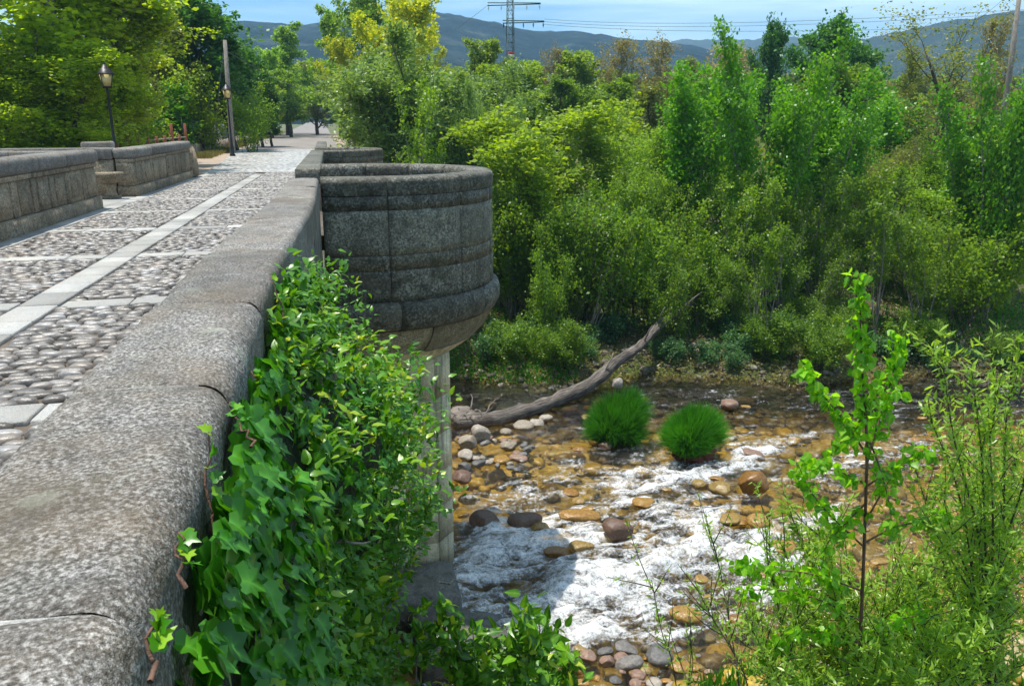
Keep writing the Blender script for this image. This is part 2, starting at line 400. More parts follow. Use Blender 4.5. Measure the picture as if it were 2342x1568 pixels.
M['lf_sallow'] = leafmat('leaf_sallow', (0.121, 0.282, 0.024), (0.284, 0.486, 0.060), 0.5, 0.33)
M['grass'] = leafmat('grass_blade', (0.03, 0.13, 0.008), (0.06, 0.26, 0.012), 0.4, 0.4)
M['drygrass'] = leafmat('dry_grass', (0.10, 0.13, 0.03), (0.24, 0.20, 0.08), 0.3)
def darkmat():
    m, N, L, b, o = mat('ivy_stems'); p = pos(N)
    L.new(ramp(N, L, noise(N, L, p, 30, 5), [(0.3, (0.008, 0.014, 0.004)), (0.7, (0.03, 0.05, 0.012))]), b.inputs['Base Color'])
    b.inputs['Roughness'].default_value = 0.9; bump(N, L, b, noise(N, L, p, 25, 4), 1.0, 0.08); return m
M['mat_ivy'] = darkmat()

# ground
m, N, L, b, o = mat('earth'); p = pos(N)
sep = N.new('ShaderNodeSeparateXYZ'); L.new(p, sep.inputs[0])
c = ramp(N, L, noise(N, L, p, 1.1, 7, 0.7), [(0.36, (0.07, 0.05, 0.03)), (0.52, (0.17, 0.13, 0.085)), (0.68, (0.27, 0.21, 0.14))])
g = mr(N, L, noise(N, L, p, 0.35, 5, 0.6), 0.40, 0.56)
c = mix(N, L, g, c, mix(N, L, noise(N, L, p, 6, 3), (0.045, 0.095, 0.012), (0.12, 0.16, 0.03)))
L.new(c, b.inputs['Base Color']); b.inputs['Roughness'].default_value = 0.95
bump(N, L, b, noise(N, L, p, 5, 8, 0.75), 1.0, 0.25); M['earth'] = m
m, N, L, b, o = mat('riverbed'); p = pos(N)
v = noise(N, L, p, 2.2, 5, 0.6, 0.8); vd = voro(N, L, p, 4.5)
c = mix(N, L, 1.0, ramp(N, L, v, [(0.25, (0.08, 0.055, 0.018)), (0.5, (0.32, 0.22, 0.035)), (0.75, (0.48, 0.36, 0.08))]), ramp(N, L, noise(N, L, p, 7, 6, 0.7), [(0.3, 0.35), (0.7, 1.25)]), 'MULTIPLY')
L.new(c, b.inputs['Base Color']); b.inputs['Roughness'].default_value = 0.5; bump(N, L, b, mth(N, L, 'MULTIPLY', vd, -1.0), 0.8, 0.08); M['bed'] = m
m, N, L, b, o = mat('asphalt'); p = pos(N)
c = ramp(N, L, noise(N, L, p, 0.5, 6, 0.6), [(0.35, (0.17, 0.145, 0.125)), (0.65, (0.24, 0.21, 0.185))])
L.new(c, b.inputs['Base Color']); b.inputs['Roughness'].default_value = 0.8; bump(N, L, b, noise(N, L, p, 60, 3), 0.4, 0.01); M['asphalt'] = m
m, N, L, b, o = mat('mortar_sand'); p = pos(N)
c = ramp(N, L, noise(N, L, p, 4, 7, 0.7), [(0.3, (0.06, 0.045, 0.03)), (0.7, (0.16, 0.125, 0.09))])
L.new(c, b.inputs['Base Color']); b.inputs['Roughness'].default_value = 0.9; bump(N, L, b, noise(N, L, p, 60, 5), 0.6, 0.01); M['sand'] = m
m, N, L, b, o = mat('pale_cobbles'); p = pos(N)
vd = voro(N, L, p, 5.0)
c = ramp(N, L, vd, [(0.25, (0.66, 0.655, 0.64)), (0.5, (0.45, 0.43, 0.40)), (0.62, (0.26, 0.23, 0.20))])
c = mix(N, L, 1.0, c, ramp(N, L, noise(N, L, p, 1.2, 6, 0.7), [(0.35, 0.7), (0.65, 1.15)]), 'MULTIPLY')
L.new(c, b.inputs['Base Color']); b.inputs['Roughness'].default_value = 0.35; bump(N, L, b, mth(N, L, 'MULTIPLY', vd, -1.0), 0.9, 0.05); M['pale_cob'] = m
m, N, L, b, o = mat('dirt'); p = pos(N)
L.new(ramp(N, L, noise(N, L, p, 1.5, 6), [(0.3, (0.26, 0.19, 0.14)), (0.7, (0.36, 0.28, 0.21))]), b.inputs['Base Color']); b.inputs['Roughness'].default_value = 0.9; M['dirt'] = m
def mountmat(name, a, b2, c3):
    m, N, L, b, o = mat(name); p = pos(N)
    n = noise(N, L, p, 0.035, 9, 0.72)
    c = ramp(N, L, n, [(0.36, a), (0.56, b2), (0.70, c3)])
    c = mix(N, L, mr(N, L, noise(N, L, p, 0.012, 6, 0.7), 0.54, 0.66, 0, 0.6), c, c3)
    L.new(c, b.inputs['Base Color']); b.inputs['Roughness'].default_value = 1.0; b.inputs['Specular IOR Level'].default_value = 0.0
    bump(N, L, b, n, 1.0, 12.0); return m
M['mount'] = mountmat('mountain_pines', (0.006, 0.016, 0.020), (0.020, 0.040, 0.045), (0.09, 0.11, 0.085))
M['mount2'] = mountmat('mountain_scrub', (0.02, 0.035, 0.025), (0.04, 0.055, 0.035), (0.09, 0.10, 0.065))

# water
m, N, L, b, o = mat('river_water'); p = pos(N)
b.inputs['Base Color'].default_value = (0.92, 0.94, 0.95, 1); b.inputs['Roughness'].default_value = 0.5
fo = N.new('ShaderNodeAttribute'); fo.attribute_name = 'foam'
ca = N.new('ShaderNodeAttribute'); ca.attribute_name = 'rough'
rot = N.new('ShaderNodeMapping'); rot.inputs['Rotation'].default_value = (0, 0, math.radians(-24)); rot.inputs['Scale'].default_value = (0.42, 1.25, 1.0); L.new(p, rot.inputs[0]); q = rot.outputs[0]
n1 = noise(N, L, q, 2.2, 9, 0.68, 1.0); n2 = noise(N, L, p, 8, 7, 0.72, 1.0); n3 = noise(N, L, p, 26, 4, 0.7, 0.6)
fn = mth(N, L, 'ADD', mth(N, L, 'MULTIPLY', n1, 0.44), mth(N, L, 'ADD', mth(N, L, 'MULTIPLY', n2, 0.36), mth(N, L, 'MULTIPLY', n3, 0.20)))
fnn = mr(N, L, fn, 0.39, 0.61)
thr = mth(N, L, 'SUBTRACT', fnn, mth(N, L, 'SUBTRACT', 1.04, mth(N, L, 'MULTIPLY', fo.outputs['Fac'], 0.68)))
ff = mr(N, L, thr, -0.22, 0.48, 0.0, 0.95)
nb = N.new('ShaderNodeBump'); nb.inputs['Distance'].default_value = 0.22
wv = mth(N, L, 'ADD', mth(N, L, 'MULTIPLY', n1, 0.45), mth(N, L, 'ADD', mth(N, L, 'MULTIPLY', n2, 0.35), mth(N, L, 'MULTIPLY', n3, 0.22)))
L.new(wv, nb.inputs['Height']); L.new(mr(N, L, ca.outputs['Fac'], 0, 1, 0.5, 1.0), nb.inputs['Strength'])
fb_ = bump(N, L, b, wv, 0.8, 0.16)
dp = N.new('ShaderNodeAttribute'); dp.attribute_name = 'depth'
tr = N.new('ShaderNodeBsdfTransparent'); L.new(ramp(N, L, dp.outputs['Fac'], [(0.25, (1.0, 0.95, 0.80)), (0.6, (0.95, 0.87, 0.60)), (0.8, (0.5, 0.45, 0.26)), (1.0, (0.13, 0.125, 0.075))]), tr.inputs[0])  # depth tint; its dark end also carries bank shade and reflection as colour
gl = N.new('ShaderNodeBsdfGlossy'); gl.inputs['Roughness'].default_value = 0.11; L.new(nb.outputs[0], gl.inputs['Normal'])
fr = N.new('ShaderNodeFresnel'); fr.inputs[0].default_value = 1.42; L.new(nb.outputs[0], fr.inputs['Normal'])
m1 = N.new('ShaderNodeMixShader'); L.new(fr.outputs[0], m1.inputs[0]); L.new(tr.outputs[0], m1.inputs[1]); L.new(gl.outputs[0], m1.inputs[2])
m2 = N.new('ShaderNodeMixShader'); L.new(ff, m2.inputs[0]); L.new(m1.outputs[0], m2.inputs[1]); L.new(b.outputs[0], m2.inputs[2])
L.new(m2.outputs[0], o.inputs[0]); M['water'] = m

# ------------------------------------------------------------------ levels of the place
WZ = -7.3                                   # water level
def deck_z(Y): return np.where(np.asarray(Y) < 36, -0.0147 * np.asarray(Y, float), -0.53)
def far_bank(x): return 26.6 - 0.21 * np.clip(x - 4, 0, 60) + 0.5 * np.sin(x * 0.7)
def near_bank(x): return 9.6 + 0.04 * (x - 3) + 0.4 * np.sin(x * 1.1 + 1)
def ground_z(x, y):
    x = np.asarray(x, float); y = np.asarray(y, float)
    fb = far_bank(x); nbk = near_bank(x); p = np.stack([x, y], -1)
    d = y - fb
    far = WZ - 0.95 + 1.25 * sst(-1.2, 0.8, d) + 0.9 * sst(0.2, 5, d) + 2.3 * sst(5, 10.5, d) + 1.9 * sst(12, 60, d) + 2.0 * sst(60, 260, d)
    e = nbk - y
    near = WZ - 0.5 + 0.8 * sst(-1.0, 0.8, e) + 1.4 * sst(0.5, 8, e) + 2.0 * sst(6, 25, e)
    bed = WZ - 0.5 + 0.1 * fbm(p, 0.5, 3, 5) - 0.45 * sst(-4.6, -2.8, d)
    z = np.where(d > -1.2, far, np.where(e > -1.0, near, bed))
    z = z + 0.18 * fbm(p, 0.6, 3, 11) * np.where((d > 0) | (e > 0), 1, 0.3)
    # road embankment
    wr = (1 - sst(0.2, 7.0, x)) * sst(26.6, 29.5, y)
    z = z * (1 - wr) + (-0.62 - 0.0 * y) * wr
    return z
def gz(x, y): return float(ground_z(np.array([x]), np.array([y]))[0])
# ground sheet : fine near, coarse far
def sheet(x, y):
    X, Y = np.meshgrid(x, y, indexing='ij'); Z = ground_z(X, Y)
    return np.stack([X, Y, Z], -1).reshape(-1, 3), grid(len(x), len(y))
xs = np.concatenate([-np.geomspace(2900, 14, 26), np.arange(-12, 40, 0.35), np.geomspace(42, 2900, 26)])
ys = np.concatenate([-np.geomspace(2900, 12, 14), np.arange(-10, 60, 0.35), np.geomspace(61, 2900, 34)])
V, F = sheet(xs, ys)
tag(obj('ground', V, F, M['earth'], smooth=True), kind='structure')
# river bed skin just above the ground sheet, coloured by wet algae stones
xb = np.arange(-8, 60, 0.3); yb = np.linspace(0, 1, 70)
X = np.repeat(xb[:, None], 70, 1); lo = near_bank(X) - 0.2; hi = far_bank(X) - 0.75; Y = lo + (hi - lo) * yb
V = np.stack([X, Y, ground_z(X, Y) + 0.03 + 0.05 * fbm(np.stack([X, Y], -1), 2.0, 3, 3)], -1).reshape(-1, 3)
tag(obj('riverbed', V, grid(len(xb), 70), M['bed'], smooth=True), kind='structure')

# ------------------------------------------------------------------ mountains
def ridge(name, knots, r0, rp, r1, base, m, seed, n=320):
    az = np.radians(np.linspace(knots[0][0], knots[-1][0], n)); K = np.array(knots)
    t = np.interp(np.degrees(az), K[:, 0], K[:, 1])
    t = t + 0.0028 * fbm(np.stack([az * 60, az * 0], -1), 1.0, 5, seed, 0.6)
    rr = np.concatenate([np.linspace(r0, rp, 50), np.linspace(rp, r1, 12)[1:]])
    A, R = np.meshgrid(az, rr, indexing='ij'); top = (t * rp + EYE)[:, None]
    f = np.where(R < rp, sst(r0, rp, R) ** 0.85, 1 - 0.5 * (R - rp) / (r1 - rp))
    P2 = np.stack([R * np.sin(A), R * np.cos(A)], -1)
    Z = base + (top - base) * f
    Z = Z + (top - base) * 0.16 * fbm(P2, 1 / 220.0, 5, seed + 3) * np.clip(4 * f * (1.02 - f), 0, 1)
    V = np.concatenate([P2, Z[..., None]], -1).reshape(-1, 3)
    tag(obj(name, V, grid(n, len(rr)), m, smooth=True), kind='structure')
ridge('mountain', [(-60, 0.085), (-40, 0.10), (-25, 0.085), (-12, 0.088), (-4, 0.104), (-1, 0.10), (3, 0.11), (7.2, 0.116), (10, 0.108), (13.5, 0.0985), (16, 0.0955), (18, 0.0935), (21, 0.088), (24, 0.083), (28, 0.062), (32, 0.048), (38, 0.04), (46, 0.034), (60, 0.02)],
      420, 1250, 1700, -4, M['mount'], 4)
ridge('mountain', [(20, 0.05), (26, 0.06), (29, 0.078), (33, 0.079), (36, 0.083), (40, 0.094), (43.6, 0.1005), (50, 0.11), (60, 0.11), (75, 0.08)],
      600, 1650, 2100, -4, M['mount2'], 21)
ridge('mountain', [(14, 0.05), (20, 0.07), (23.2, 0.086), (24.3, 0.0895), (26, 0.0875), (28, 0.087), (30, 0.090), (33, 0.086), (38, 0.07)],
      1500, 2300, 2600, -4, M['mount2'], 33)

# ------------------------------------------------------------------ deck, road
rng = np.random.default_rng(7)
def flat(name, poly, m, dz):
    P2 = np.array(poly, float); z = deck_z(P2[:, 1]) + dz
    V = np.column_stack([P2, z]); n = len(V)
    return V, n
YD = np.arange(-6, 36.01, 1.0)
def strip_sheet(x0, x1, Y, dz, nx=6):
    X = np.linspace(0, 1, nx)[:, None] * (x1(Y) - x0(Y))[None, :] + x0(Y)[None, :]
    YY = np.repeat(Y[None, :], nx, 0)
    cam_ = -0.0
    V = np.stack([X, YY, deck_z(YY) + dz + cam_ * X], -1).reshape(-1, 3)
    return V, grid(nx, len(Y))
cst = lambda v: (lambda Y: np.full(len(Y), float(v)))
V, F = strip_sheet(cst(-9.2), cst(-0.5), YD, -0.02)
deck = tag(obj('bridge_deck', V, F, M['sand']), kind='structure')
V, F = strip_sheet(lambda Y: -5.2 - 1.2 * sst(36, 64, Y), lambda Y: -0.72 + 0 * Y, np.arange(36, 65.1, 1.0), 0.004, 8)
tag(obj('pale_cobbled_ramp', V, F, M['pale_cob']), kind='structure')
V, F = strip_sheet(cst(-13), cst(3.0), np.arange(36, 140, 4.0), -0.03, 5)
tag(obj('dirt_verge', V, F, M['dirt']), kind='structure')
Yr = np.concatenate([np.arange(65.1, 200, 8), np.arange(200, 620, 30)])
V, F = strip_sheet(lambda Y: -6.5 - 0.009 * (Y - 65), lambda Y: 0.9 - 0.004 * (Y - 65), Yr, 0.004, 6)
V[:, 2] += 1.2 * sst(150, 600, V[:, 1])
tag(obj('road', V, F, M['asphalt']), kind='structure')
# paving slabs of the deck
def slab(x0, x1, y0, y1, dz=0.012):
    z = float(deck_z((y0 + y1) / 2))
    Vs, Fs = cbox(x0, x1, y0, y1, z - 0.06, z + dz + rng.uniform(-0.004, 0.004), 0.008, 0.003, rng)
    Vs[:, 2] += -0.0147 * (Vs[:, 1] - (y0 + y1) / 2)
    return obj('paving_slab', Vs, Fs, M['slab'], deck)
y = 3.2; centre = []
while y < 34.6:
    l = rng.uniform(0.42, 0.72); centre.append((y, y + l)); slab(-2.98, -2.62, y + 0.008, y + l - 0.008); y += l
CROSS = [4.95, 8.3, 11.6, 14.9, 18.3, 21.7, 25.1, 28.5, 31.9]
for yc in CROSS:
    for a, bb in ((-4.95, -3.0), (-2.60, -0.66)):
        x = a
        while x < bb - 0.2:
            l = min(rng.uniform(0.55, 0.95), bb - x)
            if bb - x - l < 0.25: l = bb - x
            slab(x + 0.008, x + l - 0.008, yc - 0.16, yc + 0.16); x += l
y = 3.5
while y < 35:
    l = rng.uniform(0.6, 1.1); slab(-4.97, -4.66, y + 0.008, y + l - 0.008, 0.008); y += l
# pale slabs in the mouth of the left bay
for i in range(5):
    for j in range(3):
        slab(-5.0 - 0.62 * (j + 1) + 0.01, -5.0 - 0.62 * j - 0.01, 19.75 + 0.62 * i + 0.01, 19.75 + 0.62 * (i + 1) - 0.01, 0.004)
# cobbles
st_ = []
y = 3.3
while y < 35.9:
    for a, bb in ((-4.64, -2.99), (-2.61, -0.6)):
        x = a + rng.uniform(0, 0.05)
        while x < bb - 0.09:
            l = rng.uniform(0.10, 0.23); l = min(l, bb - x)
            yy = y + rng.uniform(-0.018, 0.018) + 0.02 * math.sin(x * 7 + y * 3)
            if all(abs(yy - c_) > 0.2 for c_ in CROSS) : st_.append((x + l / 2, yy, l / 2 * 0.95, rng.uniform(0.032, 0.052), rng.uniform(0.014, 0.036), rng.uniform(-0.22, 0.22)))
            x += l
    y += 0.096
S = np.array(st_)
a8 = np.arange(8) * PI / 4
def cobtemplate(k):
    r = np.random.default_rng(k)
    w = (1 + r.uniform(-0.16, 0.16, 8)) * (np.abs(np.cos(a8)) ** 4 + np.abs(np.sin(a8)) ** 4) ** -0.18
    R0 = np.stack([np.cos(a8) * w, np.sin(a8) * w, np.full(8, -0.6)], 1)
    R1 = np.stack([np.cos(a8) * w * 0.93, np.sin(a8) * w * 0.93, np.full(8, 0.35)], 1)
    R2 = np.stack([np.cos(a8) * w * 0.6, np.sin(a8) * w * 0.6, np.full(8, 0.85)], 1)
    return np.vstack([R0, R1, R2, [[r.uniform(-.2, .2), r.uniform(-.2, .2), 1.0]]])
cobF = [np.array([(i, (i + 1) % 8, 8 + (i + 1) % 8, 8 + i) for i in range(8)] + [(8 + i, 8 + (i + 1) % 8, 16 + (i + 1) % 8, 16 + i) for i in range(8)]), np.array([(16 + i, 16 + (i + 1) % 8, 24) for i in range(8)])]
TPL = [cobtemplate(k) for k in range(8)]
pz = np.stack([S[:, 0], S[:, 1], deck_z(S[:, 1])], 1)
scr = np.array([proj(p_) for p_ in pz])
edge_x = 640 + (scr[:, 1] - 410) * (0 - 640) / (1020 - 410)
vis = (scr[:, 0] > 4) & (scr[:, 0] < edge_x) & (scr[:, 1] < 1100)
order = np.where(vis)[0][np.argsort(S[vis][:, 1])]
near_set = set(order[:300].tolist())
cob_me = [mesh('cobble', T, cobF, M['cobble1'], True) for T in TPL]
for i in near_set:
    s = S[i]; link('cobblestone', cob_me[i % 8], deck, (s[0], s[1], pz[i, 2] - 0.004), (0, 0, s[5]), (s[2], s[3], s[4]))
rest = np.array([i for i in range(len(S)) if i not in near_set])
Tm = np.array([TPL[i % 8] for i in rest]); s = S[rest]
Vx = Tm * s[:, None, 2:5]; ca_, sa_ = np.cos(s[:, 5])[:, None], np.sin(s[:, 5])[:, None]
Vc = np.stack([Vx[..., 0] * ca_ - Vx[..., 1] * sa_ + s[:, None, 0], Vx[..., 0] * sa_ + Vx[..., 1] * ca_ + s[:, None, 1], Vx[..., 2] + pz[rest][:, None, 2] - 0.004], -1)
off = (np.arange(len(rest)) * 25)[:, None, None]
tag(obj('cobblestones', Vc.reshape(-1, 3), [(cobF[0][None] + off).reshape(-1, 4), (cobF[1][None] + off).reshape(-1, 3)], M['cobble'], deck, True), kind='stuff')

# ------------------------------------------------------------------ right parapet
def face_x(Y): return -0.32 + 0.15 * sst(3.2, 9.5, Y)
def inner_x(Y): return -0.79 + 0.13 * sst(4.5, 10, Y)
def top_z(Y): return 0.90 - 0.0147 * np.asarray(Y, float)
def capstone(name, y0, y1, parent, m, n=26, r=0.085, th=0.34, seed=0):
    # profile round the section from inner foot over the top to outer foot, extruded along Y with worn ends
    prof = [(0, -th), (0, -th * 0.5), (0, -0.05), (0.02, -0.016), (0.05, 0)]
    prof += [(u, 0) for u in np.linspace(0.12, 0.999, 9) if True]
    Ys = np.linspace(y0 + 0.004, y1 - 0.004, n)
    rows = []
    for Yv in Ys:
        xi, xo, zt = float(inner_x(Yv)), float(face_x(Yv)), float(top_z(Yv)); w = xo - xi
        pts = [(xi, zt - th), (xi, zt - th * .6), (xi, zt - 0.10), (xi + 0.012, zt - 0.035), (xi + 0.045, zt - 0.006)]
        pts += [(xi + 0.045 + (w - 0.045 - r) * t, zt + 0.004 * math.sin(t * PI)) for t in np.linspace(0.1, 1, 10)]
        pts += [(xo - r + r * math.sin(a), zt - r * 1.15 + r * 1.15 * math.cos(a)) for a in np.linspace(0.2, PI / 2, 7)]
        pts += [(xo, zt - 0.16), (xo, zt - 0.23), (xo, zt - th)]
        rows.append([(p_[0], Yv, p_[1]) for p_ in pts])
    V = np.array(rows); k = V.shape[1]
    V0 = V.copy()
    e = np.minimum(np.abs(V[..., 1] - y0), np.abs(V[..., 1] - y1))
    wear = (1 - sst(0, 0.03, e)) * 0.009
    cx = (V[..., 0].min() + V[..., 0].max()) / 2
    V[..., 2] -= wear * np.where(V[..., 2] > 0.2, 1, 0); V[..., 0] -= np.sign(V[..., 0] - cx) * wear
    nz = fbm(V0, 5.0, 4, seed, 0.55) * 0.010 + fbm(V0, 1.3, 2, seed + 9) * 0.012
    V[..., 2] += nz; V[..., 0] += fbm(V0, 6.0, 4, seed + 4) * 0.008
    Vf = V.reshape(-1, 3); F = grid(n, k)
    caps = [list(range(k))[::-1], [(n - 1) * k + i for i in range(k)]]
    mb = MB(); mb.add(Vf, F); Vv, Ff = mb.out()
    me = mesh(name, Vv, Ff + [np.array([caps[0]]), np.array([caps[1]])], m, True)
    return link(name, me, parent)
rp = thing('stone_parapet', 'long grey granite parapet with rounded rough cap stones, ivy climbing its outer side', 'parapet', (-0.5, 5, 0))
def keep(o, root):   # children given in world coordinates
    o.location = [o.location[i] - root.location[i] for i in range(3)]; return o
JY = [-1.6, -0.2, 1.18, 2.36, 3.55, 5.2, 7.1, 9.3, 11.4, 13.6]
for i in range(len(JY) - 1):
    keep(capstone('cap_stone', JY[i], JY[i + 1], rp, M['cap'], 110 if i in (1, 2, 3) else 60 if i < 6 else 30, r=0.08 if i < 4 else 0.055, seed=i * 13), rp)
# mortar threads in the joints
for y_ in JY[1:-1]:
    xi, xo = float(inner_x(y_)), float(face_x(y_))
    mbj = MB(); tube(mbj, [(xi + 0.03, y_, float(top_z(y_)) - 0.02), ((xi + xo) / 2, y_, float(top_z(y_)) - 0.013), (xo - 0.09, y_, float(top_z(y_)) - 0.02)], 0.011, 5)
    keep(mbj.obj('mortar_joint', M['slab'], rp), rp)
# wall below the cap in courses of blocks
for k, (z1, z0) in enumerate([(-0.34, -1.0), (-1.0, -1.75), (-1.75, -2.55)]):
    y_ = -1.6 + 0.4 * k
    while y_ < 13.5:
        l = rng.uniform(0.9, 1.4); l = min(l, 13.6 - y_)
        if l > 0.25:
            Vb, Fb = cbox(-0.80, 0.0, y_ + 0.004, y_ + l - 0.004, z0 + 0.9 + 0.005, z1 + 0.9 - 0.003, 0.015, 0.003, rng)
            Vb[:, 0] = np.where(Vb[:, 0] > -0.4, face_x(Vb[:, 1]) - 0.015 + (Vb[:, 0]) + rng.uniform(-.006, .006), inner_x(Vb[:, 1]) + 0.01 + (Vb[:, 0] + 0.8))
            Vb[:, 2] -= 0.0147 * Vb[:, 1]
            keep(obj('wall_block', Vb, Fb, M['face'], rp), rp)
        y_ += l
# bridge flank : side walls, arch and abutments
fl = thing('stone_bridge', 'masonry flank and arch carrying the old stone bridge over the stream', 'bridge', (0, 15, -4))
def wallpoly(xa, xb_, poly):
    n = len(poly); V = [(xa, p_[0], p_[1]) for p_ in poly] + [(xb_, p_[0], p_[1]) for p_ in poly]
    V = np.array(V, float)
    idx = list(range(n))
    return V, idx
mb = MB()
for (xa, xb_) in ((-0.62, -0.24), (-5.6, -5.2)):
    mb.add(*box(xa, xb_ - (0.16 if xb_ > -1 else 0), -8, 12.9, -8.2, -1.72 if xb_ > -1 else -0.35))
    mb.add(*box(xa, xb_, 12.9, 18.6, -8.2, -0.35))
    mb.add(*box(xa, xb_, 27.4, 46, -8.2, -0.6))
    ac = np.linspace(0, PI, 17); arch = [(23.0 - 4.4 * math.cos(t), -6.0 + 4.4 * math.sin(t)) for t in ac]
    for i in range(16):
        (ya, za), (yb_, zb) = arch[i], arch[i + 1]
        V = np.array([(x_, yy_, zz_) for x_ in (xa, xb_) for yy_, zz_ in ((ya, za), (yb_, zb), (yb_, -0.45), (ya, -0.45))])
        mb.add(V, np.array([(0, 3, 2, 1), (4, 5, 6, 7), (0, 1, 5, 4), (1, 2, 6, 5), (2, 3, 7, 6), (3, 0, 4, 7)]))
keep(mb.obj('spandrel_wall', M['pier'], fl), fl)
mb = MB()
for i in range(16):
    (ya, za), (yb_, zb) = arch[i], arch[i + 1]
    V = np.array([(x_, yy_, zz_) for x_ in (-5.2, -0.62) for yy_, zz_ in ((ya, za), (yb_, zb), (yb_, zb + .3), (ya, za + .3))])
    mb.add(V, np.array([(0, 3, 2, 1), (4, 5, 6, 7), (0, 1, 5, 4), (2, 3, 7, 6)]))
mb.add(*box(-5.2, -0.62, 18.2, 18.6, -8.2, -6.0)); mb.add(*box(-5.2, -0.62, 27.4, 27.8, -8.2, -6.0))
keep(mb.obj('arch_vault', M['pier'], fl), fl)

# ------------------------------------------------------------------ semicircular bays
def bay_path(r, cx, cy, x_in, step=0.2):
    """plan outline : straight near arm, half circle, straight far arm"""
    L1 = cx - x_in; n1 = max(2, int(L1 / step)); pts = [(x_in + L1 * i / n1, cy - r) for i in range(n1)]
    n2 = 26
    pts += [(cx + r * math.sin(t), cy - r * math.cos(t)) for t in np.linspace(0, PI, n2)]
    pts += [(cx - L1 * (i + 1) / n1, cy + r) for i in range(n1)]
    return np.array(pts)
def curved(path_o, path_i, s0, s1, prof, m, parent, name, seed=0, gap=0.008, root=None, n=9):
    """a stone that follows the plan between arc lengths s0, s1; prof = section [(t 0 outer..1 inner, offset, z)]"""
    d = np.r_[0, np.cumsum(np.linalg.norm(np.diff(path_o, axis=0), axis=1))]; u = d / d[-1]
    di = np.r_[0, np.cumsum(np.linalg.norm(np.diff(path_i, axis=0), axis=1))]; ui = di / di[-1]
    g = gap / d[-1]; n = n + 4
    s = np.linspace(s0 + g, s1 - g, n)
    O = np.stack([np.interp(s, u, path_o[:, 0]), np.interp(s, u, path_o[:, 1])], 1)
    I = np.stack([np.interp(s, ui, path_i[:, 0]), np.interp(s, ui, path_i[:, 1])], 1)
    D = I - O; D /= np.linalg.norm(D, axis=1)[:, None]
    w = np.linalg.norm(I - O, axis=1)
    pf_ = []
    for a_, b_ in zip(prof, prof[1:] + prof[:1]):
        m_ = max(1, int(abs(b_[2] - a_[2]) / 0.12)) if a_[0] == b_[0] == 0 else 1
        pf_ += [tuple(a_[c] + (b_[c] - a_[c]) * q_ / m_ for c in range(3)) for q_ in range(m_)]
    prof = pf_
    rows = []
    for k in range(n):
        e = min(k, n - 1 - k); wr = 0.010 if e == 0 else 0
        row = []
        for t, off_, z in prof:
            q_ = O[k] + D[k] * (t * w[k] + off_ + (wr if t < .5 else -wr)); row.append((q_[0], q_[1], z))
        rows.append(row)
    V = np.array(rows); V += 0.007 * np.stack([fbm(V, 5.0, 3, seed), fbm(V, 5.0, 3, seed + 1), 0.5 * fbm(V, 3.0, 3, seed + 2)], -1)
    k = V.shape[1]; V = V.reshape(-1, 3)
    i = (np.arange(n - 1)[:, None] * k + np.arange(k)).ravel(); j = (np.arange(n - 1)[:, None] * k + (np.arange(k) + 1) % k).ravel()
    F = [np.stack([i, i + k, j + k, j], 1), np.array([list(range(k))]), np.array([[(n - 1) * k + q_ for q_ in range(k)][::-1]])]
    if root is not None: V = V - np.array(root.location)
    return obj(name, V, F, m, parent)
